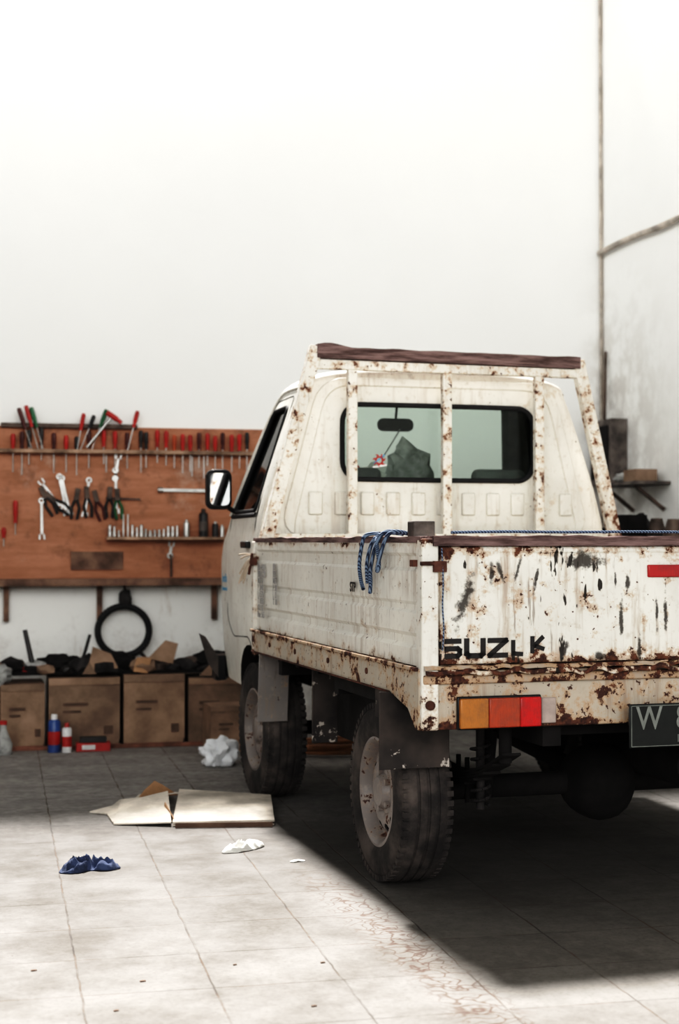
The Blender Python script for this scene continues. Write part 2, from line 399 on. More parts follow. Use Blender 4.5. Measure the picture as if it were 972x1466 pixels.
def rrect(x0, x1, z0, z1, r, n=6):
    pts = []
    for cx, cz, a0 in ((x1-r, z1-r, 0), (x0+r, z1-r, 90), (x0+r, z0+r, 180), (x1-r, z0+r, 270)):
        for i in range(n+1):
            a = R(a0 + 90*i/n); pts.append((cx+r*math.cos(a), cz+r*math.sin(a)))
    return pts
def rpoly(P, r, n=5):
    out = []; L = len(P)
    for i in range(L):
        a, b, c = Vector(P[i-1]), Vector(P[i]), Vector(P[(i+1) % L])
        p = b + (a-b).normalized()*r; q = b + (c-b).normalized()*r
        for j in range(n+1):
            t = j/n; out.append(tuple((1-t)**2*p + 2*t*(1-t)*b + t*t*q))
    return out

# ------------------------------------------------------------------ room shell
WB, WR, H = 9.05, 3.69, 4.85
B().mat('wall').box(-4.4, WR+0.2, WB, WB+0.2, 0, H).build('wall_back', smooth=0)
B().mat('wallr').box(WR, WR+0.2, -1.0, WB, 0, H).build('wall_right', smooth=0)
B().mat('light_block').box(-4.4, -4.2, -1.0, WB, 0, H).build('light_block_left', smooth=0)  # unseen wall, added to block low sky light from the left
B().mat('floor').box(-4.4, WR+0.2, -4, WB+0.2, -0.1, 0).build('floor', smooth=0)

# ------------------------------------------------------------------ TRUCK
T = empty('pickup_truck', (1.207, 4.357, 0), R(4.15))
W = 1.70; L = 2.107
B().mat('under').box(0.03, W-0.03, 0.03, L-0.01, 0.69, 0.72).mat('side').box(0.03, W-0.03, 0.03, L-0.01, 0.72, 0.735).build('bed_floor', T)
b = B().mat('under')
for i in range(7): b.box(0.06, W-0.06, 0.2+i*0.28, 0.25+i*0.28, 0.62, 0.69)
b.build('bed_cross_members', T)

def side_panel(name, mirror):
    prof = [(0.004,0.75),(0.004,0.80),(0.016,0.812),(0.016,0.835),(0.004,0.847),(0.004,0.905),(0.013,0.915),(0.013,0.93),(0.004,0.94),
            (0.004,1.03),(0.012,1.04),(0.012,1.075),(0.000,1.085),(0.000,1.115),(0.045,1.115),(0.045,1.085),(0.034,1.08),(0.034,0.75)]
    if mirror: prof = [(W-x, z) for x, z in prof]
    n = 40; ys = [0.035 + (L-0.07)*i/n for i in range(n+1)]
    b = B().mat('side'); vs = []
    for j, y in enumerate(ys):
        for (x, z) in prof: vs.append((x + 0.005*mnoise.noise(Vector((y*3.5, z*7, 1))), y, z))
    m = len(prof)
    fs = [(j*m+i, (j+1)*m+i, (j+1)*m+(i+1) % m, j*m+(i+1) % m) for j in range(n) for i in range(m)]
    fs += [tuple(range(m)), tuple(range(n*m+m-1, n*m-1, -1))]
    b.add(vs, fs)
    b.build(name, T, smooth=30)
side_panel('bed_side_left', False); side_panel('bed_side_right', True)

def cap(name, x0, x1, y0, y1, z0, z1, along, mat):
    b = B().mat(mat); n = 60; vs = []
    for i in range(n+1):
        t = i/n
        wob = 0.004*mnoise.noise(Vector((t*9, z0*7, x0)))
        wz = 0.007*mnoise.noise(Vector((t*16, 3, x0)))
        if along == 'y':
            y = y0+(y1-y0)*t
            vs += [(x0+wob, y, z0), (x1+wob, y, z0), (x1+wob, y, z1+wz), (x0+wob, y, z1+wz)]
        else:
            x = x0+(x1-x0)*t
            vs += [(x, y0+wob, z0), (x, y1+wob, z0), (x, y1+wob, z1+wz), (x, y0+wob, z1+wz)]
    fs = [(i*4+j, (i+1)*4+j, (i+1)*4+(j+1) % 4, i*4+(j+1) % 4) for i in range(n) for j in range(4)] + [(0,1,2,3), (n*4+3, n*4+2, n*4+1, n*4)]
    b.add(vs, fs).build(name, T)
cap('rail_cap_left', -0.004, 0.055, 0.0, L, 1.1155, 1.134, 'y', 'woody')
cap('rail_cap_right', W-0.055, W+0.006, 0.0, L, 1.1155, 1.134, 'y', 'woody')
B().mat('side').box(0.05, W-0.05, L-0.03, L, 0.75, 1.12).build('bed_front_panel', T, bevel=0.004)

for nm, xa in (('left', 0), ('right', W)):
    s = 1 if nm == 'left' else -1
    X = lambda v: xa + s*v
    b = B().mat('post')
    for (u0, u1, y0, y1, z0, z1) in ((-0.004, 0.05, -0.018, 0.036, 0.565, 1.128), (-0.012, 0.045, L-0.036, L, 0.64, 1.12)):
        b.box(min(X(u0), X(u1)), max(X(u0), X(u1)), y0, y1, z0, z1)
    b.build('corner_posts_'+nm, T, bevel=0.006)
    b = B().mat('sill')
    x0, x1 = sorted((X(-0.008), X(0.03)))
    poly = [(0.0, 0.745), (0.0, 0.565), (0.03, 0.565), (0.10, 0.62), (0.26, 0.652), (L, 0.652), (L, 0.745)]
    b.prism([(p[0], p[1]) for p in poly], 0, x0, x1)
    x0, x1 = sorted((X(-0.02), X(-0.008)))
    b.mat('lip').box(x0, x1, 0.0, L, 0.738, 0.75)
    b.mat('rust').box(x0+0.004, x1, 0.26, L, 0.652, 0.658)
    b.build('side_sill_'+nm, T, bevel=0.003)
b = B().mat('rust')
for y in (0.5, 0.95, 1.4, 1.8): b.cyl((-0.012, y, 0.70), (0.0, y, 0.70), 0.010)
b.box(-0.018, -0.002, 0.02, 0.05, 1.045, 1.065).box(-0.026, -0.002, L-0.06, L-0.01, 1.02, 1.05)
b.cyl((-0.01, -0.024, 1.055), (0.07, -0.024, 1.055), 0.006).cyl((0.02, -0.03, 0.64), (0.02, -0.018, 0.64), 0.014)
b.box(0.03, 0.07, -0.030, -0.018, 1.03, 1.062)
b.cyl((-0.02, L-0.05, 1.07), (-0.03, L-0.03, 0.98), 0.006)
b.build('latches', T)

b = B().mat('gate')
n = 90; m = 24; vs = []
for i in range(n+1):
    for j in range(m+1):
        x = 0.055 + (W-0.11)*i/n; z = 0.757 + 0.345*j/m
        d = min(x-0.055, W-0.055-x, z-0.757, 1.102-z)
        y = -0.012 + (0.005 if d > 0.012 else 0) + 0.004*mnoise.noise(Vector((x*5, z*8, 0)))*min(1, max(0, (z-0.82)/0.1))
        vs.append((x, y, z))
fs = [(i*(m+1)+j, (i+1)*(m+1)+j, (i+1)*(m+1)+j+1, i*(m+1)+j+1) for i in range(n) for j in range(m)]
b.add(vs, fs)
o = b.build('tailgate', T, smooth=50); sd = o.modifiers.new('s', 'SOLIDIFY'); sd.thickness = 0.02; sd.offset = 0
B().mat('gate').cyl((0.055, -0.006, 1.094), (W-0.055, -0.006, 1.094), 0.014).build('tailgate_rolled_edge', T)
cap('tailgate_cap', 0.03, W-0.03, -0.03, 0.03, 1.106, 1.136, 'x', 'wood')
b = B(); n = 110; vs = []
for i in range(n+1):
    x = W*i/n; w = 0.010*mnoise.noise(Vector((x*14, 0, 0))); q = 0.008*mnoise.noise(Vector((x*22, 4, 0))) - 0.001
    vs += [(x, -0.036+w, 0.744+q), (x, 0.03, 0.738), (x, 0.03, 0.757), (x, -0.026+w, 0.755+q)]
b.mat('lip').add(vs, [(i*4+j, (i+1)*4+j, (i+1)*4+(j+1) % 4, i*4+(j+1) % 4) for i in range(n) for j in range(4)])
b.build('bed_rear_lip', T)
b = B(); vs = []
for i in range(n+1):
    x = W*i/n; q = 0.018*mnoise.noise(Vector((x*19, 9, 0)))
    vs += [(x, -0.043, 0.728+q*0.7), (x, -0.040, 0.742+q)]
b.mat('gate').add(vs, [(i*2, (i+1)*2, (i+1)*2+1, i*2+1) for i in range(n)])
o = b.build('peeling_edge', T); sd = o.modifiers.new('s', 'SOLIDIFY'); sd.thickness = 0.003
b = B().mat('sill').box(0.0, W, -0.008, 0.05, 0.565, 0.738)
b.mat('lip').box(0.0, W, -0.022, -0.008, 0.700, 0.728)
b.build('rear_sill', T, bevel=0.005)
for nm, q in (('left', 0.0), ('right', 1.0)):
    F = lambda x: x if q == 0 else W-x
    def bx(bb, a, c, y0, y1, z0, z1): bb.box(min(F(a), F(c)), max(F(a), F(c)), y0, y1, z0, z1)
    b = B().mat('blackplastic'); bx(b, 0.106, 0.374, -0.020, -0.008, 0.564, 0.662)
    b.mat('amber'); bx(b, 0.110, 0.200, -0.036, -0.020, 0.569, 0.657)
    b.mat('redor'); bx(b, 0.2005, 0.300, -0.036, -0.020, 0.569, 0.657)
    b.mat('red'); bx(b, 0.3005, 0.368, -0.036, -0.020, 0.569, 0.657)
    b.mat('dirtywhite'); bx(b, 0.376, 0.425, -0.016, -0.008, 0.575, 0.652)
    b.build('tail_light_'+nm, T, bevel=0.004)
P = B().mat('plate').box(0.645, 1.065, -0.058, -0.052, 0.495, 0.628); P.mat('greybox').box(0.66, 1.05, -0.052, -0.02, 0.56, 0.60)
P.build('license_plate', T, bevel=0.003)
rr = (R(90), 0, 0)
text('plate_text', 'W  8374 K', 0.098, 'platetxt', (0.668, -0.0585, 0.552), rr, T, 0.85, off=0.001)
text('plate_date', '10 · 16', 0.034, 'platetxt', (0.80, -0.0585, 0.510), rr, T, 1.0)
b = B().mat('platetxt')
for z in (0.500, 0.622): b.box(0.652, 1.058, -0.0592, -0.058, z-0.001, z+0.001)
b.box(0.651, 0.653, -0.0592, -0.058, 0.50, 0.623).build('plate_border', T)
B().mat('refl').box(0.727, 0.975, -0.027, -0.012, 1.010, 1.048).build('reflector', T, bevel=0.004)
def letter(name, strokes, x, z, w, h, t):
    b = B().mat('ink')
    for st in strokes:
        for (p, q) in zip(st, st[1:]):
            a = Vector((x+p[0]*w, 0, z+p[1]*h)); c = Vector((x+q[0]*w, 0, z+q[1]*h)); d = (c-a).normalized()*t*0.35
            b.beam(a-d, c+d, t, 0.002, side=(0, 1, 0))
    b.build(name, T, smooth=0, loc=(0, -0.0185, 0))
letter('lettering_s', [[(1,1),(0.12,1),(0,0.85),(0,0.62),(0.12,0.5),(0.88,0.5),(1,0.38),(1,0.15),(0.88,0),(0,0)]], 0.058, 0.782, 0.056, 0.044, 0.015)
letter('lettering_u', [[(0,1.1),(0,0.15),(0.14,0),(0.86,0),(1,0.15),(1,1.1)]], 0.136, 0.782, 0.052, 0.042, 0.016)
letter('lettering_z', [[(0,1),(1,1),(0,0),(1,0)]], 0.208, 0.782, 0.054, 0.044, 0.015)
letter('lettering_l', [[(0,0.9),(0,0.05),(0.9,0)]], 0.284, 0.784, 0.030, 0.042, 0.013)
letter('lettering_k', [[(0,1.1),(0,0.1)],[(0.15,0.5),(0.9,1.1)],[(0.3,0.5),(0.95,0.3)]], 0.346, 0.786, 0.036, 0.042, 0.013)
ls = (R(90), 0, R(-90))
text('side_lettering', 'STP', 0.045, 'ink', (-0.0045, 0.70, 0.952), ls, T, 0.9, off=0.001)
for i, s in enumerate(('JBI 1450', 'JBB 1120', 'MST 8', 'P 3840', 'L 1570', 'T 1850', 'KLS III', 'Ban 165')):
    text('side_small_text_%d' % (i+1), s, 0.036, 'inkgrey', (-0.0055, 2.02, 1.0-i*0.028), ls, T, 1.0, off=0.0006)
    if i < 6: text('side_small_text_b%d' % (i+1), s[:4], 0.036, 'inkgrey', (-0.0055, 1.76, 1.005-i*0.028), ls, T, 1.0, off=0.0006)

# ---- headache rack
RY = 2.07
b = B().mat('rack')
b.beam((0.035, RY, 1.10), (0.262, RY, 1.955), 0.055, 0.045)
b.beam((W-0.02, RY, 1.10), (1.487, RY, 1.935), 0.055, 0.045)
b.beam((0.255, RY, 1.878), (1.50, RY, 1.874), 0.040, 0.04)
for x in (0.424, 0.858, 1.298): b.beam((x, RY+0.002, 0.74), (x, RY+0.002, 1.865), 0.042, 0.034)
b.beam((0.07, RY, 1.142), (1.66, RY, 1.142), 0.022, 0.03)
b.build('headboard_rack', T, bevel=0.004)
b = B().mat('wood'); n = 40; vs = []
for i in range(n+1):
    t = i/n; x = 0.262 + 1.228*t
    top = 1.953 - 0.006*t + 0.014*math.exp(-((t-0.04)/0.07)**2) + 0.006*mnoise.noise(Vector((t*12, 0, 0))); bot = 1.905 - 0.009*t
    vs += [(x, RY-0.03, bot), (x, RY+0.03, bot), (x, RY+0.03, top), (x, RY-0.03, top)]
b.add(vs, [(i*4+j, (i+1)*4+j, (i+1)*4+(j+1) % 4, i*4+(j+1) % 4) for i in range(n) for j in range(4)] + [(0,1,2,3), (n*4+3, n*4+2, n*4+1, n*4)])
b.build('rack_wood_beam', T)

# ---- cab
def lerp_table(tb, z):
    if z <= tb[0][0]: return tb[0][1]
    for (a, xa), (c, xc) in zip(tb, tb[1:]):
        if z <= c:
            t = (z-a)/(c-a); return xa+(xc-xa)*t
    return tb[-1][1]
BT = [(0.45, 0.055), (0.6, 0.035), (0.8, 0.022), (1.0, 0.020), (1.15, 0.028), (1.25, 0.045), (1.4, 0.090), (1.55, 0.140), (1.66, 0.178), (1.78, 0.225), (1.9, 0.28)]
def taper(y): return 0.05*max(0, (y-2.19)/0.9)**1.5
def side_x(y, z): return lerp_table(BT, z) + taper(y)
ST = [(2.150, 1.850, 0.045), (2.155, 1.865, 0.026), (2.168, 1.878, 0.010), (2.20, 1.887, 0.0), (2.35, 1.892, 0), (2.5, 1.888, 0), (2.58, 1.876, 0), (2.63, 1.845, 0),
      (2.68, 1.765, 0), (2.76, 1.60, 0), (2.86, 1.395, 0), (2.93, 1.255, 0), (2.97, 1.21, 0.0), (3.06, 1.17, 0.002), (3.16, 1.10, 0.010), (3.24, 1.02, 0.03), (3.28, 0.92, 0.06)]
def loft(name, ins, y0, y1, zb, mats, idx):
    b = B()
    for m in mats: b.mat(m)
    b.c = idx; ns, nt = 14, 14; rings = []
    for (y, zt, e) in ST:
        if y < y0-1e-6 or y > y1+1e-6: continue
        e2 = e + ins; zt2 = zt - ins
        zs = min(1.79, zt2-0.055)
        ring = []
        for i in range(ns):
            z = zb + (zs-zb)*i/ns; ring.append((side_x(y, z)+e2, y, z))
        xs = side_x(y, zs)+e2; a = W/2-xs; h = zt2-zs
        for i in range(nt+1):
            an = math.pi/2*i/nt; ex = 2/2.6
            ring.append((W/2 - a*math.cos(an)**ex, y, zs + h*math.sin(an)**ex))
        ring += [(W-p[0], p[1], p[2]) for p in reversed(ring[:-1])]
        rings.append(ring)
    n = len(rings[0]); vs = [p for r in rings for p in r]; fs = []
    for j in range(len(rings)-1):
        for i in range(n): fs.append((j*n+i, j*n+(i+1) % n, (j+1)*n+(i+1) % n, (j+1)*n+i))
    fs += [tuple(range(n)), tuple((len(rings)-1)*n + i for i in reversed(range(n)))]
    b.add(vs, fs)
    return b.build(name, None, smooth=30)
cab = loft('cab_shell', 0.0, 2.15, 3.30, 0.46, ['body', 'interior'], 0)
inner = loft('inner', 0.03, 2.168, 3.06, 0.74, ['body', 'interior'], 1)
rw = rrect(0.407, 1.299, 1.395, 1.714, 0.075)
c1 = B().mat('black').prism(rw, 1, 2.05, 2.32).build('c1')
ws = rpoly([(0.23, 1.29), (W-0.23, 1.29), (W-0.34, 1.80), (0.34, 1.80)], 0.06)
c2 = B().mat('black').prism(ws, 1, 2.56, 3.4).build('c2')
SW = rpoly([(2.27, 1.255), (2.80, 1.255), (2.60, 1.715), (2.29, 1.715)], 0.045)
c3 = B().mat('black').prism(SW, 0, -0.2, 1.9).build('c3')
arch = [(2.336+0.365*math.cos(a*math.pi/16), 0.30+0.365*math.sin(a*math.pi/16)) for a in range(32)]
c4 = B().mat('under').prism(arch, 0, -0.1, 0.36).build('c4'); c5 = B().mat('under').prism(arch, 0, W-0.36, W+0.1).build('c5')
boolean(cab, [inner, c1, c2, c3, c4, c5])
cab.parent = T
outer = rpoly([(0.115, 1.14), (W-0.115, 1.14), (W-0.30, 1.835), (0.30, 1.835)], 0.13)
pan = B().mat('body').prism(outer, 1, 2.140, 2.156).build('cab_back_pressing', smooth=30)
innerp = rpoly([(0.165, 1.10), (W-0.165, 1.10), (W-0.335, 1.80), (0.335, 1.80)], 0.11)
c7 = B().mat('body').prism(innerp, 1, 2.10, 2.1485).build('c7')
c6 = B().mat('black').prism(rw, 1, 2.05, 2.32).build('c6')
boolean(pan, [c6, c7]); pan.parent = T
bv = pan.modifiers.new('b', 'BEVEL'); bv.width = 0.004; bv.segments = 2; bv.limit_method = 'ANGLE'
b = B().mat('body')
for i in range(11):
    x = 0.25 + i*0.118; b.box(x, x+0.062, 2.136, 2.150, 1.235, 1.335)
b.build('cab_back_ribs', T, bevel=0.006)
def ring_seal(name, poly, f, r, mat='black'):
    return tube(name, [f(p) for p in poly], r, mat, T, cyc=True)
ring_seal('rear_window_seal', rrect(0.402, 1.304, 1.390, 1.719, 0.08), lambda p: (p[0], 2.144, p[1]), 0.011)
B().mat('glass').prism(rrect(0.402, 1.304, 1.39, 1.719, 0.075), 1, 2.158, 2.161).build('rear_glass', T, smooth=0)
def wsy(z): return 2.66 + (1.78-z)*(2.93-2.66)/(1.78-1.255) - 0.03
wp = rpoly([(0.2, 1.25), (W-0.2, 1.25), (W-0.32, 1.81), (0.32, 1.81)], 0.06)
b = B().mat('glass'); b.add([(x, wsy(z), z) for x, z in wp], [tuple(range(len(wp)))]); b.build('windscreen', T, smooth=0)
for nm, s in (('left', 0), ('right', 1)):
    f = lambda p, d=0.012: ((side_x(p[0], p[1])+d) if s == 0 else W-(side_x(p[0], p[1])+d), p[0], p[1])
    b = B().mat('glassdark'); b.add([f(p) for p in SW], [tuple(range(len(SW)))]); b.build('door_glass_'+nm, T, smooth=0)
    ring_seal('door_window_seal_'+nm, SW, lambda p: f(p, 0.0), 0.009)
    door = rpoly([(2.235, 0.60), (2.235, 1.23), (2.24, 1.76), (2.62, 1.76), (2.87, 1.23), (2.88, 0.75), (2.74, 0.68), (2.336, 0.70)], 0.05)
    ring_seal('door_seam_'+nm, door, lambda p: f(p, 0.001), 0.003)
    tube('belt_trim_'+nm, [f((y, 1.235), -0.002) for y in (2.25, 2.45, 2.65, 2.84)], 0.010, 'black', T)
    tube('roof_gutter_'+nm, [f((y, z), -0.002) for y, z in ((2.2, 1.79), (2.4, 1.80), (2.6, 1.79), (2.69, 1.66), (2.80, 1.43), (2.90, 1.24))], 0.008, 'body', T)
    h = f((2.33, 1.10), -0.012); B().mat('blackplastic').box(h[0]-0.012, h[0]+0.012, 2.29, 2.40, 1.09, 1.12).build('door_handle_'+nm, T, bevel=0.006)
    sg = 1 if s == 0 else -1; mx = -0.012 if s == 0 else W+0.012
    b = B().mat('blackplastic'); b.prism(rrect(mx-0.060, mx+0.060, 1.268, 1.455, 0.035), 1, 2.745, 2.805)
    ob = b.build('mirror_housing_'+nm, T, bevel=0.015, seg=3)
    g = B().mat('mirror').prism(rrect(mx-0.046, mx+0.046, 1.286, 1.437, 0.025), 1, 2.741, 2.7455)
    g.build('mirror_glass_'+nm, T, smooth=0)
    tube('mirror_arm_'+nm, [(mx+sg*0.03, 2.79, 1.30), (mx+sg*0.06, 2.80, 1.265), (f((2.80, 1.26))[0], 2.80, 1.255)], 0.011, 'blackplastic', T)
    x0, x1 = (-0.006, 0.125) if s == 0 else (W-0.125, W+0.006)
    B().mat('flapgrey').box(x0, x1, 1.985, 1.993, 0.36, 0.66, rot=(R(7), 0, 0), piv=(0, 1.99, 0.66)).build('front_mudflap_'+nm, T, bevel=0.002)
    x0, x1 = (0.06, 0.16) if s == 0 else (W-0.16, W-0.06)
    B().mat('flap').box(x0, x1, 1.40, 1.412, 0.35, 0.66).build('tank_guard_'+nm, T, bevel=0.002)
    x0, x1 = (-0.045, 0.185) if s == 0 else (W-0.185, W+0.045)
    b = B().mat('flap').box(x0, x1, 0.255, 0.263, 0.415, 0.655)
    x0, x1 = (0.0, 0.004) if s == 0 else (W-0.004, W)
    b.box(x0, x1, 0.26, 0.44, 0.56, 0.66)
    b.build('rear_mudflap_'+nm, T, bevel=0.002)
text('door_lettering', 'indonesia', 0.062, 'inkblue', (side_x(2.95, 0.93)-0.004, 3.00, 0.925), ls, T, 1.0)
text('door_lettering_small', 'kemenristek', 0.032, 'inkblue', (side_x(2.95, 0.93)-0.004, 3.00, 0.885), ls, T, 1.0)
b = B().mat('blackplastic')
b.prism([(0.05, 3.12), (0.06, 3.26), (0.15, 3.33), (W-0.15, 3.33), (W-0.06, 3.26), (W-0.05, 3.12), (W-0.10, 3.12), (W-0.15, 3.28), (0.15, 3.28), (0.10, 3.12)], 2, 0.44, 0.56)
b.build('front_bumper', T, bevel=0.006)
for nm, s in (('left', 0), ('right', 1)):
    q = lambda x: x if s == 0 else W-x
    pts_ = [(q(-0.045), 0.675), (q(-0.015), 0.66), (q(0.05), 0.56), (q(0.05), 0.46), (q(0.0), 0.53)]
    B().mat('flap').prism(pts_, 1, 3.06, 3.068).build('splash_guard_'+nm, T)
b = B().mat('seat')
for x in (0.20, 0.90):
    b.box(x, x+0.6, 2.24, 2.36, 0.80, 1.36).box(x, x+0.6, 2.30, 2.72, 0.76, 0.90)
    b.box(x+0.17, x+0.43, 2.27, 2.34, 1.36, 1.45)
b.build('seats', T, bevel=0.03, seg=3)
B().mat('interior').box(0.16, W-0.16, 2.78, 2.98, 0.95, 1.24).build('dashboard', T, bevel=0.03)
b = B().mat('blackplastic'); n = 30
for i in range(n):
    a0, a1 = 2*math.pi*i/n, 2*math.pi*(i+1)/n
    P3 = lambda a: (1.24+0.18*math.cos(a), 2.66+0.10*math.sin(a), 1.19+0.15*math.sin(a))
    b.cyl(P3(a0), P3(a1), 0.012, n=8)
b.cyl((1.24, 2.66, 1.19), (1.24, 2.85, 1.08), 0.025).build('steering_wheel', T)
b = B().mat('blackplastic').prism(rrect(0.70, 0.875, 1.635, 1.695, 0.028), 1, 2.55, 2.575).cyl((0.79, 2.57, 1.67), (0.82, 2.62, 1.82), 0.006)
b.build('rear_view_mirror', T, bevel=0.006)
b = B().mat('canred')
for i in range(7):
    a = i*0.9; b.beam((0.575+0.026*math.cos(a), 2.1555, 1.475+0.026*math.sin(a)), (0.575+0.03*math.cos(a+2.1), 2.1555, 1.475+0.03*math.sin(a+2.1)), 0.005, 0.001)
b.mat('canwhite').beam((0.545, 2.1555, 1.445), (0.61, 2.1555, 1.455), 0.008, 0.001)
b.mat('inkblue').beam((0.55, 2.1555, 1.46), (0.60, 2.1555, 1.50), 0.006, 0.001)
b.build('window_sticker', T)
b = B().mat('ragpale').blob((0.80, 2.42, 1.44), (0.10, 0.05, 0.11), 3, 0.6, 2.2)
b.mat('paper').blob((0.66, 2.45, 1.41), (0.07, 0.05, 0.06), 12, 0.6, 2.0).mat('canred').blob((0.56, 2.45, 1.41), (0.045, 0.04, 0.045), 2, 0.5, 2.0)
b.mat('ragpale').cyl((0.70, 2.5, 1.50), (0.79, 2.5, 1.64), 0.003).build('cab_clutter', T)

# ---- wheels
def wheel(name, x, y, side):
    E = bpy.data.objects.new(name, None); COL.objects.link(E); E.parent = T; E.location = (x, y, 0.295)
    if side < 0: E.rotation_euler[2] = math.pi
    half = [(0.165, 0.030), (0.178, 0.010), (0.198, 0.001), (0.230, 0.0), (0.262, 0.004), (0.280, 0.014), (0.290, 0.028), (0.2935, 0.042), (0.294, 0.052), (0.289, 0.054), (0.289, 0.060), (0.294, 0.062), (0.295, 0.084), (0.290, 0.086)]
    Wd = 0.180
    prof = half + [(r, Wd-h) for r, h in reversed(half)]
    b = B().mat('tyre').lathe(prof, (0, 0, 0), (1, 0, 0), 72, closed=True)
    for i in range(60):
        a = 2*math.pi*i/60
        for xx in (0.018, Wd-0.018):
            c = Vector((xx, math.cos(a)*0.2815, math.sin(a)*0.2815)); d = Vector((0, math.cos(a), math.sin(a))); t = Vector((0, -math.sin(a), math.cos(a)))
            b.beam(c - t*0.009, c + t*0.009, 0.022, 0.017, side=tuple(d))
    o = b.build(name+'_tyre', E, smooth=40)
    rp = [(0.180, 0.018), (0.180, 0.008), (0.172, 0.006), (0.166, 0.012), (0.158, 0.030), (0.152, 0.050), (0.145, 0.054), (0.135, 0.046), (0.120, 0.036), (0.100, 0.030), (0.082, 0.034), (0.072, 0.042), (0.060, 0.038),
          (0.052, 0.022), (0.046, 0.014), (0.030, 0.010), (0.0, 0.009)]
    back = [(r, h+0.006) for r, h in reversed(rp)]
    b = B().mat('rim').lathe(rp+back, (0, 0, 0), (1, 0, 0), 64)
    r = b.build(name+'_rim', E, smooth=30)
    cs = B().mat('rim')
    for i in range(12):
        a = 2*math.pi*(i+0.5)/12; cs.cyl((-0.05, math.cos(a)*0.120, math.sin(a)*0.120), (0.15, math.cos(a)*0.120, math.sin(a)*0.120), 0.0145, n=14)
    c = cs.build('cut'); c.parent = E
    boolean(r, [c])
    b = B().mat('rim')
    for i in range(5):
        a = 2*math.pi*i/5; b.cyl((0.022, math.cos(a)*0.062, math.sin(a)*0.062), (0.045, math.cos(a)*0.062, math.sin(a)*0.062), 0.010, n=6)
    b.mat('under').cyl((0.075, 0, 0), (0.13, 0, 0), 0.14, n=32)
    b.build(name+'_hub', E)
for nm, x, y, s in (('wheel_rear_left', 0.04, 0.58, 1), ('wheel_front_left', 0.045, 2.336, 1), ('wheel_rear_right', W-0.04, 0.58, -1), ('wheel_front_right', W-0.045, 2.336, -1)):
    wheel(nm, x, y, s)
# ---- chassis
b = B().mat('under')
for x in (0.40, 1.24): b.box(x, x+0.06, 0.03, 3.1, 0.50, 0.64)
for y in (0.12, 0.9, 1.6, 2.1, 2.9): b.box(0.46, 1.24, y, y+0.05, 0.52, 0.60)
b.cyl((0.15, 0.58, 0.295), (W-0.15, 0.58, 0.295), 0.04, n=16).blob((0.85, 0.58, 0.295), (0.13, 0.14, 0.13), 1, 0.08, 1, 3)
b.cyl((0.85, 0.6, 0.30), (0.85, 2.2, 0.42), 0.032)
b.box(0.5, 1.1, 1.9, 2.8, 0.34, 0.62).box(0.2, 0.38, 0.95, 1.65, 0.36, 0.60)
b.cyl((0.15, 2.336, 0.295), (W-0.15, 2.336, 0.295), 0.03)
for x in (0.32, 1.38):
    for j in range(5):
        Lh = 0.5 - j*0.08
        for t in range(8):
            y0 = 0.58 - Lh + 2*Lh*t/8; y1 = 0.58 - Lh + 2*Lh*(t+1)/8
            zf = lambda y: 0.36 + 0.45*(y-0.58)**2 - j*0.009
            b.beam((x, y0, zf(y0)), (x, y1, zf(y1)), 0.06, 0.008, side=(0, 0, 1))
    for yy in (0.54, 0.62): b.cyl((x-0.035, yy, 0.25), (x-0.035, yy, 0.40), 0.008).cyl((x+0.035, yy, 0.25), (x+0.035, yy, 0.40), 0.008)
    b.cyl((x, 0.13, 0.44), (x, 0.13, 0.60), 0.02).cyl((x+0.08, 0.50, 0.28), (x+0.08, 0.42, 0.62), 0.025)
b.build('chassis', T)
b = B().mat('rag')
for i in range(64):
    a0, a1 = i*0.6, (i+1)*0.6
    b.cyl((0.33+0.03*math.cos(a0), 0.36+0.03*math.sin(a0), 0.27+i*0.0032), (0.33+0.03*math.cos(a1), 0.36+0.03*math.sin(a1), 0.27+(i+1)*0.0032), 0.005, n=6)
b.cyl((0.33, 0.36, 0.26), (0.33, 0.36, 0.62), 0.014).build('rear_damper', T)
B().mat('under').cyl((1.0, 0.15, 0.40), (1.0, 0.85, 0.40), 0.08, n=20).cyl((1.0, 0.85, 0.42), (1.0, 2.0, 0.42), 0.022).cyl((1.0, -0.0, 0.37), (1.0, 0.15, 0.40), 0.02).build('muffler', T)
B().mat('under').lathe([(0.12, 0), (0.12, 0.16), (0.27, 0.16), (0.285, 0.13), (0.285, 0.03), (0.27, 0)], (0.80, 1.25, 0.42), (0, 0, 1), 40, closed=True).build('spare_wheel', T)
b = B().mat('under').box(0.03, 0.40, 0.95, 1.0, 0.58, 0.66).box(0.03, 0.40, 1.75, 1.80, 0.58, 0.66)
b.box(0.03, 0.30, 0.20, 0.95, 0.60, 0.69)
b.build('outriggers', T)
B().mat('greybox').box(0.03, 0.10, 0.15, 0.21, 0.735, 1.182).build('bed_stake', T, bevel=0.004)
rp = empty('rope', T.matrix_basis.translation, R(4.15))
def rope(name, pts, r=0.0065): return tube(name, pts, r, 'rope', rp)
rope('strand_1', [(0.07, 0.30, 1.142), (0.03, 0.30, 1.150), (-0.008, 0.32, 1.152), (-0.02, 0.36, 1.12), (-0.020, 0.41, 1.06), (-0.018, 0.435, 1.02), (-0.02, 0.42, 0.98), (-0.018, 0.435, 0.955)])
rope('strand_2', [(0.07, 0.36, 1.142), (0.02, 0.37, 1.152), (-0.018, 0.40, 1.13), (-0.022, 0.44, 1.08), (-0.020, 0.47, 1.03), (-0.018, 0.46, 0.985)])
rope('strand_3', [(0.05, 0.24, 1.142), (0.0, 0.23, 1.155), (-0.02, 0.26, 1.14), (-0.024, 0.30, 1.09), (-0.022, 0.34, 1.05), (-0.02, 0.36, 1.02), (-0.02, 0.33, 1.04), (-0.018, 0.36, 1.10), (-0.01, 0.40, 1.142), (0.04, 0.42, 1.146)])
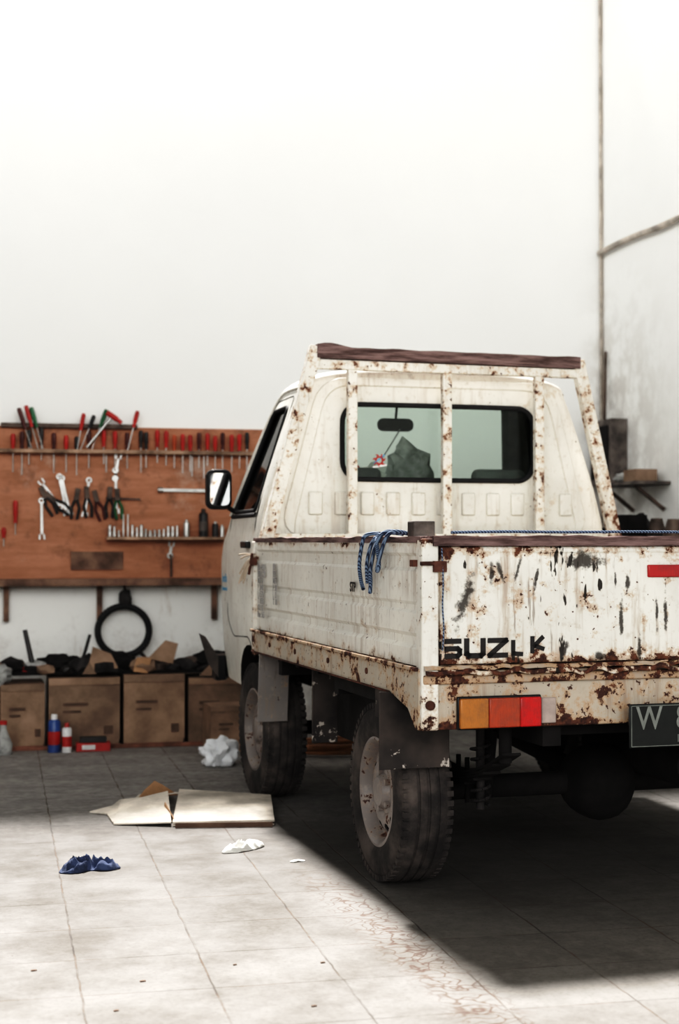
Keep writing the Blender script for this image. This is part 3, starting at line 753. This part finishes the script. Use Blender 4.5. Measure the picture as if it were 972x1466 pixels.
rope('strand_4', [(-0.02, 0.50, 1.13), (-0.022, 0.545, 1.06), (-0.02, 0.53, 0.99), (-0.02, 0.50, 0.965)])
rope('strand_5', [(0.02, 0.45, 1.144), (-0.012, 0.49, 1.148), (-0.02, 0.50, 1.13)])
rope('tailgate_strand', [(0.09, -0.012, 1.146), (0.25, -0.01, 1.150), (0.45, -0.004, 1.147), (0.7, -0.012, 1.150), (1.0, 0.0, 1.147), (1.3, -0.01, 1.15), (1.6, 0, 1.146)], 0.0045)
rope('corner_strand', [(0.055, -0.026, 1.10), (0.06, -0.03, 1.0), (0.056, -0.026, 0.93), (0.062, -0.03, 0.86), (0.058, -0.024, 0.80)], 0.0022)
tw = empty('twine_knot', T.matrix_basis.translation, R(4.15))
for i in range(9):
    a = random.uniform(-1, 1); c = random.uniform(-1, 1)
    tube('twine_%d' % (i+1), [(0.0, L-0.02, 1.06), (-0.03, L-0.02+0.03*a, 1.05+0.02*c), (-0.045, L+0.02+0.06*a, 1.02+0.05*c), (-0.05, L+0.05+0.07*a, 1.0+0.07*c)], 0.0035, 'straw', tw)

# ------------------------------------------------------------------ TOOL BOARD
TB = empty('tool_board')
YF = WB - 0.022
B().mat('ply').box(-0.9, 1.62, YF, WB-0.001, 0.885, 1.785).build('board_panel', TB, bevel=0.002)
B().mat('plyshelf').box(-0.9, 1.62, YF-0.055, YF, 1.628, 1.650).build('upper_rail', TB, bevel=0.002)
B().mat('plyshelf').box(0.60, 1.30, YF-0.09, YF, 1.128, 1.146).build('small_shelf', TB, bevel=0.002)
B().mat('plydark').box(-0.9, 1.62, YF-0.13, YF, 0.862, 0.905).build('bottom_shelf', TB, bevel=0.004)
B().mat('steelrust').box(0.0, 0.78, YF-0.03, YF, 1.775, 1.80).build('top_rack', TB, bevel=0.002)
B().mat('plydark').box(0.40, 0.70, YF-0.012, YF, 0.955, 1.06).build('patch_panel', TB)
b = B().mat('plydark')
for x in (0.02, 0.55, 1.22): b.box(x, x+0.03, YF-0.02, WB-0.001, 0.66, 0.862)
b.build('brackets', TB)
def screwdriver(b, x, ztop, hc, hl=0.115, sl=0.12, y=YF-0.032, lean=0.0):
    p = Vector((x, y, ztop)); d = Vector((lean, 0, -1)).normalized()
    b.mat(hc).lathe([(0, 0), (0.010, 0.002), (0.013, 0.015), (0.0125, hl*0.6), (0.009, hl*0.8), (0.011, hl)  , (0.004, hl)], p, d, 10)
    b.mat('steel').cyl(p+d*hl, p+d*(hl+sl), 0.0032, n=6)
b = B()
cols = ['tblack', 'tred', 'tred', 'torange', 'tred', 'tred', 'tdark', 'tred', 'tred', 'tdark', 'tred', 'tred', 'tblack']
for i, x in enumerate((0.83, 0.895, 0.947, 0.995, 1.044, 1.088, 1.14, 1.19, 1.236, 1.28, 1.334, 1.38, 1.425)):
    screwdriver(b, x, 1.752 + random.uniform(-.012, .02), cols[i], 0.10, 0.09+random.uniform(0, 0.05))
for x, c in ((0.07, 'tred'), (0.12, 'tdark'), (0.16, 'tblack'), (0.23, 'tblack'), (0.30, 'tdark'), (0.37, 'tred'), (0.43, 'tblack'), (0.50, 'tdark'), (0.585, 'tred'), (0.65, 'tred'), (0.72, 'tdark'), (0.80, 'tblack'), (-0.1, 'tred'), (-0.2, 'tgreen')):
    screwdriver(b, x, 1.745 + random.uniform(-.02, .03), c, 0.10, 0.08+random.uniform(0, 0.07))
for x0, x1, zt, c, hl in ((0.14, 0.22, 1.90, 'tred', 0.13), (0.17, 0.25, 1.89, 'tgreen', 0.12), (0.10, 0.19, 1.885, 'tdark', 0.13), (0.60, 0.50, 1.885, 'tgreen', 0.11), (0.47, 0.42, 1.86, 'tred', 0.10), (0.78, 0.71, 1.88, 'tred', 0.10), (0.53, 0.42, 1.85, 'tblack', 0.08)):
    screwdriver(b, x0, zt, c, hl, 0.14, YF-0.045, (x1-x0)/0.28)
screwdriver(b, 0.085, 1.355, 'tred', 0.13, 0.07); screwdriver(b, 0.02, 1.20, 'tred', 0.06, 0.05)
b.build('screwdriver_set')
b = B()
b.mat('steel').cyl((0.485, YF-0.065, 1.66), (0.63, YF-0.065, 1.84), 0.008)
b.mat('tred').cyl((0.60, YF-0.065, 1.865), (0.66, YF-0.065, 1.825), 0.016).cyl((0.66, YF-0.065, 1.825), (0.685, YF-0.065, 1.805), 0.012)
b.build('hammer')
def pliers(b, x, z, s=1.0, c='tblack', ang=0.0):
    ca, sa = math.cos(ang), math.sin(ang); y = YF-0.016
    P = lambda u, w: (x + s*(u*ca - w*sa), y, z + s*(u*sa + w*ca))
    b.mat('steelrust').beam(P(0, 0), P(0.004, 0.06), 0.030*s, 0.012).cyl((x, y-0.012, z), (x, y+0.010, z), 0.016*s)
    b.mat(c)
    for q in (-1, 1):
        b.cyl(P(0.006*q, -0.01), P(0.024*q, -0.06), 0.008*s, n=8); b.cyl(P(0.024*q, -0.06), P(0.016*q, -0.13), 0.009*s, n=8)
b = B()
for x, z, a, c in ((0.25, 1.38, 0.5, 'tblack'), (0.43, 1.37, -0.1, 'tblack'), (0.49, 1.38, 0.1, 'tblack'), (0.545, 1.36, 0.3, 'tdark'), (0.62, 1.38, 0.0, 'tblack'), (0.665, 1.37, 0.1, 'tgreen'), (0.30, 1.36, 0.9, 'tblack')):
    pliers(b, x, z, 0.95, c, a)
b.build('pliers_set')
def wrench(b, x0, z0, x1, z1, w=0.014):
    y = YF-0.010; b.mat('steel').beam((x0, y, z0), (x1, y, z1), w, 0.007)
    d = Vector((x1-x0, 0, z1-z0)).normalized(); t = Vector((-d.z, 0, d.x))
    p = Vector((x1, y, z1))
    b.lathe([(0.008, -0.005), (0.018, -0.005), (0.018, 0.005), (0.008, 0.005)], p+d*0.014, (0, 1, 0), 14, closed=True)
    q = Vector((x0, y, z0))
    for s in (-1, 1): b.beam(q + t*0.012*s, q + t*0.014*s - d*0.03, 0.010, 0.008)
b = B()
for a in ((0.235, 1.16, 0.232, 1.34), (0.37, 1.30, 0.335, 1.48), (0.39, 1.30, 0.35, 1.47), (0.48, 1.29, 0.50, 1.46), (0.66, 1.31, 0.655, 1.52), (0.67, 1.60, 0.655, 1.50), (0.98, 1.09, 0.975, 1.05), (0.24, 1.45, 0.33, 1.33)): wrench(b, *a)
for x, z0, z1 in ((0.12, 1.50, 1.60), (0.30, 1.53, 1.62), (0.60, 1.52, 1.62), (0.50, 1.55, 1.62), (1.10, 1.50, 1.62), (1.17, 1.49, 1.62)): b.mat('steel').cyl((x, YF-0.03, z0), (x, YF-0.03, z1), 0.004, n=6)
b.mat('steel').beam((0.91, YF-0.012, 1.420), (1.23, YF-0.012, 1.418), 0.018, 0.012).cyl((0.90, YF-0.02, 1.42), (0.93, YF-0.02, 1.42), 0.016).cyl((1.21, YF-0.02, 1.418), (1.25, YF-0.02, 1.418), 0.013)
b.mat('steelrust').beam((0.60, YF-0.012, 1.37), (0.80, YF-0.012, 1.365), 0.010, 0.008)
b.cyl((0.98, YF-0.015, 0.91), (0.98, YF-0.015, 1.04), 0.007)
b.build('wrench_set')
b = B()
x = 0.62
while x < 1.02:
    r = random.uniform(0.008, 0.013); h = random.uniform(0.03, 0.075) if random.random() > 0.15 else 0.13
    if h > 0.1: r = 0.006
    b.mat('steel').lathe([(0, 0), (r, 0), (r, h*0.45), (r*0.8, h*0.5), (r*0.8, h), (r*0.5, h), (r*0.5, h-0.01), (0, h-0.01)], (x, YF-0.05, 1.1465), (0, 0, 1), 12)
    x += 0.026
b.build('socket_set')
def can(name, x, y, z, r, h, body, top, band=None):
    b = B().mat(body).lathe([(0, 0), (r, 0.0), (r, h*0.78), (r*0.85, h*0.84), (r*0.55, h*0.86)], (x, y, z), (0, 0, 1), 24)
    if band: b.mat(band).lathe([(r*1.01, h*0.2), (r*1.01, h*0.55)], (x, y, z), (0, 0, 1), 24)
    b.mat(top).lathe([(r*0.5, h*0.85), (r*0.5, h*0.97), (r*0.4, h), (0, h)], (x, y, z), (0, 0, 1), 20)
    return b.build(name)
can('spray_can', 1.165, YF-0.045, 1.1465, 0.026, 0.165, 'tblack', 'steelrust', 'greybox')
can('spray_can', 1.065, YF-0.045, 1.1465, 0.018, 0.10, 'steel', 'steel')
can('spray_can', 1.235, YF-0.045, 1.1465, 0.018, 0.09, 'tblack', 'steel')
can('spray_can', 1.275, YF-0.045, 1.1465, 0.013, 0.07, 'steel', 'steel')

IT = B().mat('black'); n = 48; cx, cz = 0.70, 0.60; yy = WB-0.07
for i in range(n):
    a0, a1 = 2*math.pi*i/n, 2*math.pi*(i+1)/n
    IT.cyl((cx+0.148*math.cos(a0), yy, cz+0.143*math.sin(a0)), (cx+0.148*math.cos(a1), yy, cz+0.143*math.sin(a1)), 0.019, n=12)
IT.mat('rag').blob((0.71, yy, 0.78), (0.035, 0.02, 0.055), 4, 0.5).cyl((0.71, WB, 0.86), (0.71, yy, 0.83), 0.006)
IT.build('inner_tube', smooth=60)

# ------------------------------------------------------------------ carton row and clutter
def carton(name, x0, x1, y0, y1, h, mat='card', rotz=0, z=0):
    E = empty(name, ((x0+x1)/2, (y0+y1)/2, z), rotz); w, d = (x1-x0)/2, (y1-y0)/2
    b = B().mat(mat); t = 0.005
    n, m = 14, 10; vs = []
    for side in (0, 1):
        for i in range(n+1):
            for j in range(m+1):
                xx = -w+2*w*i/n; zz = h*j/m
                e = min(i/n, 1-i/n, j/m, 1-j/m)*4
                yy = -d + side*t + 0.012*mnoise.noise(Vector((xx*6+x0*9, zz*7, 2)))*min(1, e)
                vs.append((xx, yy, zz))
    q = (n+1)*(m+1)
    fs = [(s_*q+i*(m+1)+j, s_*q+(i+1)*(m+1)+j, s_*q+(i+1)*(m+1)+j+1, s_*q+i*(m+1)+j+1) for s_ in (0, 1) for i in range(n) for j in range(m)]
    b.add(vs, fs)
    b.box(-w, w, d-t, d, 0, h).box(-w, -w+t, -d, d, 0, h).box(w-t, w, -d, d, 0, h).box(-w, w, -d, d, 0, t)
    b.box(-w, w, -d, -0.002, h-t, h+0.001, rot=(R(1.5), 0, 0)).box(-w, w, 0.002, d, h-t, h+0.001, rot=(R(-2), 0, 0))
    b.mat('card2' if mat == 'card' else 'card').box(-w, w, -d-0.0075, -d-0.004, h*0.90, h)
    b.mat('print')
    b.box(-w*0.6, w*0.1, -d-0.009, -d-0.006, h*0.60, h*0.64).box(-w*0.6, -w*0.1, -d-0.009, -d-0.006, h*0.50, h*0.53).box(w*0.55, w*0.8, -d-0.009, -d-0.006, h*0.18, h*0.30)
    b.build('box', E)
    return E
carton('cardboard_box', -0.50, -0.02, 8.52, 8.86, 0.34, 'card2')
carton('cardboard_box', 0.0, 0.235, 8.50, 8.84, 0.345, 'card', 0.03)
carton('cardboard_box', 0.26, 0.645, 8.50, 8.86, 0.375, 'card2', 0.0)
carton('cardboard_box', 0.665, 1.0, 8.50, 8.86, 0.385, 'card')
carton('cardboard_box', 1.03, 1.34, 8.54, 8.88, 0.36, 'card2', -0.03)
carton('cardboard_box', 1.085, 1.30, 8.10, 8.34, 0.245, 'card', 0.05)
b = B().mat('batten').box(-1.5, 1.9, 8.40, 8.43, 0, 0.022); b.build('wood_batten', bevel=0.003)
b = B(); top = 0.40
for i in range(64):
    x = random.uniform(-0.15, 1.32); y = random.uniform(8.56, 8.78); s = random.uniform(0.025, 0.06)
    m = random.choice(['rag', 'rag', 'under', 'steelrust', 'tblack', 'card2', 'rag', 'ragpale' if random.random() < .3 else 'rag'])
    q = random.random()
    if q < 0.5: b.mat(m).blob((x, y, top+s*0.5), (s*1.3, s, s*0.75), i, 0.5, 2.2, 2)
    elif q < 0.75: b.mat(m).box(x-s, x+s, y-s*0.8, y+s*0.8, top-0.005, top+s*0.9, rot=(random.uniform(-.2, .2), random.uniform(-.2, .2), random.random()*3))
    else:
        dx = random.uniform(-.12, .12); b.mat(m).cyl((x, y, top), (x+dx, y+0.02, top+random.uniform(0.02, 0.12)), random.uniform(0.008, 0.025))
b.mat('tblack').cyl((0.185, 8.62, 0.40), (0.135, 8.66, 0.63), 0.016, 0.013).cyl((0.43, 8.62, 0.40), (0.49, 8.66, 0.60), 0.009, n=8)
b.mat('tred').cyl((0.12, 8.62, 0.41), (0.27, 8.60, 0.42), 0.022)
b.mat('under').box(0.0, 1.34, 8.57, 8.84, 0.387, 0.405)
b.mat('steelrust').lathe([(0, 0), (0.05, 0), (0.05, 0.04), (0.03, 0.05), (0.03, 0.09), (0, 0.09)], (0.86, 8.62, 0.40), (0.1, 0, 1), 20)
b.mat('under').blob((1.20, 8.66, 0.44), (0.13, 0.08, 0.06), 8, 0.4, 3).blob((0.62, 8.68, 0.44), (0.12, 0.06, 0.06), 18, 0.4, 3).blob((0.33, 8.68, 0.44), (0.12, 0.06, 0.05), 28, 0.4, 3)
b.build('scrap_parts_pile', smooth=40)
def flap(b, pts, th=0.004):
    vs = [Vector(p) for p in pts]; nrm = (vs[1]-vs[0]).cross(vs[2]-vs[0]).normalized()*th
    n = len(vs); b.add(vs+[v+nrm for v in vs], [tuple(range(n)), tuple(range(2*n-1, n-1, -1))]+[(i, (i+1) % n, (i+1) % n+n, i+n) for i in range(n)])
b = B().mat('card'); flap(b, [(0.47, 8.55, 0.41), (0.64, 8.55, 0.42), (0.60, 8.56, 0.50), (0.50, 8.565, 0.54)]); flap(b, [(0.80, 8.555, 0.47), (0.94, 8.55, 0.44), (0.97, 8.56, 0.55), (0.90, 8.565, 0.57)])
b.mat('cardorange'); flap(b, [(0.72, 8.54, 0.40), (0.80, 8.54, 0.39), (0.82, 8.55, 0.47), (0.74, 8.55, 0.48)])
b.mat('card2'); flap(b, [(0.44, 8.53, 0.39), (0.52, 8.53, 0.39), (0.48, 8.54, 0.46)]); flap(b, [(1.08, 8.53, 0.37), (1.30, 8.53, 0.37), (1.26, 8.54, 0.44), (1.16, 8.545, 0.45)])
b.build('cardboard_scraps')
B().mat('ragpale').blob((0.0, 8.52, 0.40), (0.06, 0.04, 0.05), 3, 0.6, 3).build('rag')
can('spray_can', 0.285, 8.33, 0, 0.034, 0.20, 'canblue', 'canwhite', 'canred')
can('spray_can', 0.350, 8.30, 0, 0.026, 0.155, 'canwhite', 'canred', 'canred')
b = B().mat('canred').box(0.40, 0.58, 8.30, 8.37, 0, 0.045).mat('tblack').box(0.42, 0.56, 8.31, 8.36, 0.045, 0.075).mat('canwhite').box(0.43, 0.50, 8.297, 8.30, 0.01, 0.035); b.build('toolbox', bevel=0.008)
b = B().mat('ragpale').lathe([(0, 0), (0.045, 0), (0.05, 0.05), (0.03, 0.10), (0.018, 0.13), (0.018, 0.16), (0, 0.16)], (0.02, 8.30, 0), (0, 0, 1), 20).mat('canred').cyl((0.02, 8.30, 0.155), (0.02, 8.30, 0.175), 0.02); b.build('plastic_bottle')

# ------------------------------------------------------------------ floor litter
def cloth(name, cx, cy, outline, h, seed, mat, rotz=0, fr=14, n=22, m=72):
    b = B().mat(mat); vs = [(0, 0, h*0.6)]
    for i in range(1, n+1):
        for j in range(m):
            a = 2*math.pi*j/m; t = i/n
            r = outline(a)*(1+0.10*mnoise.noise(Vector((math.cos(a)*3, math.sin(a)*3, seed))))*t
            x, y = r*math.cos(a), r*math.sin(a)
            w1 = 1-abs(mnoise.noise(Vector((x*fr, y*fr*1.3, seed))))*2.4
            w2 = abs(mnoise.noise(Vector((x*fr*2.2, y*fr*2.2, seed+9))))
            z = 0.003 + h*max(0, (0.75*w1+0.5*w2))*(1-t**5)
            vs.append((x, y, z))
    fs = [(0, 1+j, 1+(j+1) % m) for j in range(m)]
    for i in range(n-1):
        for j in range(m):
            a = 1+i*m+j; c = 1+i*m+(j+1) % m; fs.append((a, a+m, c+m, c))
    b.add(vs, fs)
    o = b.build(name, loc=(cx, cy, 0), rotz=rotz, smooth=70); s = o.modifiers.new('s', 'SOLIDIFY'); s.thickness = 0.003
    return o
cloth('blue_cloth', 0.29, 5.34, lambda a: 0.080+0.022*math.cos(3*a+0.5)+0.018*math.cos(2*a), 0.045, 2, 'bluecloth', fr=22)
cloth('crumpled_paper', 0.865, 5.55, lambda a: 1/math.sqrt((math.cos(a)/0.10)**2+(math.sin(a)/0.04)**2), 0.035, 7, 'paper', 0.6, fr=24)
cloth('crumpled_paper', 1.02, 5.30, lambda a: 0.018+0.010*math.cos(2*a), 0.006, 9, 'paper', 0.2, n=8, m=24)
B().mat('bag').blob((0, 0, 0.055), (0.085, 0.07, 0.068), 5, 0.6, 2.2, 4, flat=0.001).build('plastic_bag', loc=(1.075, 7.66, 0), smooth=50)
b = B().mat('cardlight')
def slab(b, P, th=0.012):
    n = len(P); b.add([Vector(p) for p in P]+[Vector(p)+Vector((0, 0, th)) for p in P], [tuple(range(n)), tuple(range(2*n-1, n-1, -1))]+[(i, (i+1) % n, (i+1) % n+n, i+n) for i in range(n)])
slab(b, [(0.665, 6.05, 0.012), (1.06, 5.99, 0.015), (1.135, 6.50, 0.030), (0.765, 6.70, 0.035)], 0.008)
slab(b, [(0.665, 6.05, 0.002), (1.06, 5.99, 0.002), (1.13, 6.48, 0.002), (0.76, 6.68, 0.002)], 0.006)
slab(b, [(0.44, 6.13, 0.002), (0.66, 6.05, 0.014), (0.70, 6.55, 0.055), (0.58, 6.44, 0.05), (0.50, 6.50, 0.035)], 0.006)
slab(b, [(0.365, 6.42, 0.003), (0.43, 6.36, 0.003), (0.44, 6.15, 0.003), (0.56, 6.45, 0.035), (0.50, 6.56, 0.025), (0.46, 6.47, 0.015)], 0.006)
slab(b, [(0.56, 6.55, 0.03), (0.75, 6.60, 0.04), (0.72, 6.85, 0.005), (0.60, 6.80, 0.005)], 0.005)
b.mat('cardorange'); flap(b, [(0.57, 6.55, 0.03), (0.75, 6.62, 0.03), (0.68, 6.60, 0.08), (0.645, 6.58, 0.10), (0.60, 6.56, 0.065)])
flap(b, [(0.68, 6.056, 0.002), (0.655, 6.30, 0.010), (0.66, 6.30, 0.055), (0.675, 6.08, 0.02)])
b.mat('print').box(0.67, 1.05, 5.988, 5.992, 0.001, 0.020, rot=(0, 0, -0.15), piv=(0.86, 5.99, 0))
b.build('flattened_cardboard_box')
pts = []
for i in range(60):
    a = i*0.42; r = 0.20 + 0.03*math.sin(i*0.7); pts.append((1.75+r*1.3*math.cos(a), 8.0+r*math.sin(a)*0.9, 0.012+0.0008*i))
tube('air_hose', pts, 0.010, 'hose')
b = B().mat('print')
for i in range(7):
    x = random.uniform(0.0, 1.1); y = random.uniform(3.5, 4.7); s = random.uniform(0.003, 0.009)
    flap(b, [(x, y, 0.001), (x+s*2, y+s*.3, 0.001), (x+s*1.6, y+s, 0.002), (x, y+s, 0.001)], 0.002)
b.build('debris')

# ------------------------------------------------------------------ right-hand wall fittings
tube('wall_pipe', [(WR-0.03, WB-0.03, 2.925), (WR-0.03, 8.6, 2.935), (WR-0.03, 8.0, 2.90), (WR-0.03, 7.2, 2.94), (WR-0.03, 6.0, 2.93), (WR-0.03, 3.0, 2.95)], 0.018, 'pipe')
tube('corner_conduit', [(WR-0.018, WB-0.018, 0.0), (WR-0.022, WB-0.02, 1.5), (WR-0.015, WB-0.018, 3.0), (WR-0.02, WB-0.018, 4.84)], 0.008, 'pipe')
b = B().mat('greybox').box(WR-0.11, WR, 8.66, 8.98, 1.46, 1.86).mat('under').box(WR-0.118, WR-0.11, 8.69, 8.95, 1.50, 1.82).mat('steelrust').box(WR-0.13, WR-0.118, 8.88, 8.90, 1.62, 1.68)
b.cyl((WR-0.05, 8.9, 1.86), (WR-0.02, 8.95, 2.3), 0.01); b.build('electrical_box', bevel=0.006)
SH = B().mat('greybox').box(WR-0.22, WR, 8.05, 8.62, 1.440, 1.46)
for y in (8.12, 8.55): SH.mat('steelrust').beam((WR-0.01, y, 1.30), (WR-0.19, y, 1.44), 0.02, 0.02)
SH.mat('ragpale').blob((WR-0.1, 8.45, 1.49), (0.06, 0.08, 0.035), 2, 0.4).mat('card2').box(WR-0.18, WR-0.05, 8.12, 8.3, 1.46, 1.53)
SH.build('wall_shelf', bevel=0.002)
b = B().mat('plydark').box(WR-0.5, WR-0.01, 7.2, 8.95, 0.84, 0.88)
for x in (WR-0.47, WR-0.06):
    for y in (7.25, 8.88): b.box(x, x+0.05, y, y+0.05, 0, 0.84)
b.box(WR-0.45, WR-0.03, 7.27, 8.9, 0.25, 0.27).build('workbench', bevel=0.004)
b = B()
for i in range(16):
    y = 7.35 + i*0.095; x = WR-0.28+random.uniform(-.12, .12); h = random.uniform(0.22, 0.40)
    m = random.choice(['rag', 'steelrust', 'greybox', 'under', 'card2'])
    if i % 3 == 0: b.mat(m).lathe([(0, 0), (0.06, 0), (0.06, h*0.7), (0.03, h), (0, h)], (x, y, 0.88), (0, 0, 1), 16)
    elif i % 3 == 1: b.mat(m).box(x-0.07, x+0.07, y-0.05, y+0.05, 0.88, 0.88+h, rot=(0, 0, random.random()))
    else: b.mat(m).blob((x, y, 0.88+h*0.45), (0.09, 0.07, h*0.5), i, 0.3)
b.build('bench_clutter')

# ------------------------------------------------------------------ light: low sky band brightened as fill for wall and tailgate, high sun over the back wall
w = bpy.data.worlds.new('sky'); SC.world = w; w.use_nodes = True
nt = w.node_tree; bg = nt.nodes['Background']
tc = nt.nodes.new('ShaderNodeTexCoord'); sx = nt.nodes.new('ShaderNodeSeparateXYZ'); nt.links.new(tc.outputs['Generated'], sx.inputs[0])
cr_ = nt.nodes.new('ShaderNodeValToRGB'); nt.links.new(sx.outputs[2], cr_.inputs[0])
el = cr_.color_ramp.elements
el[0].position = 0.0; el[0].color = (0.01, 0.01, 0.01, 1)
el[1].position = 1.0; el[1].color = (0.02, 0.02, 0.02, 1)
for p, v_ in ((0.05, 0.06), (0.11, 0.9), (0.34, 1.0), (0.50, 0.08)):
    e = el.new(p); e.color = (v_, v_, v_*0.98, 1)
nt.links.new(cr_.outputs[0], bg.inputs['Color']); bg.inputs['Strength'].default_value = 5.2
sun = bpy.data.lights.new('sun', 'SUN'); sun.energy = 11.5; sun.angle = R(6.5); sun.color = (1, 0.965, 0.925)
so = bpy.data.objects.new('sun', sun); COL.objects.link(so)
so.rotation_euler = Vector((0.0, -0.605, -1)).to_track_quat('-Z', 'Y').to_euler(); so.location = (0, 8, 12)

# ------------------------------------------------------------------ camera
cam = bpy.data.cameras.new('camera'); co = bpy.data.objects.new('camera', cam); COL.objects.link(co)
cam.sensor_fit = 'VERTICAL'; cam.sensor_height = 36; cam.sensor_width = 24; cam.lens = 2200/1466*36
co.location = (0, 0, 1.12); co.rotation_euler = (R(91.09), 0, R(-12.45))
cam.dof.use_dof = True; cam.dof.focus_distance = 4.9; cam.dof.aperture_fstop = 2.8
cam.clip_end = 200
SC.camera = co
vs_ = SC.view_settings
vs_.view_transform = 'Standard'
vs_.look = 'None'
vs_.use_curve_mapping = True
cm = vs_.curve_mapping; cv = cm.curves[3]
for p in ((0.06, 0.021), (0.12, 0.068), (0.2, 0.152), (0.38, 0.37), (0.65, 0.71)): cv.points.new(*p)
cm.update()
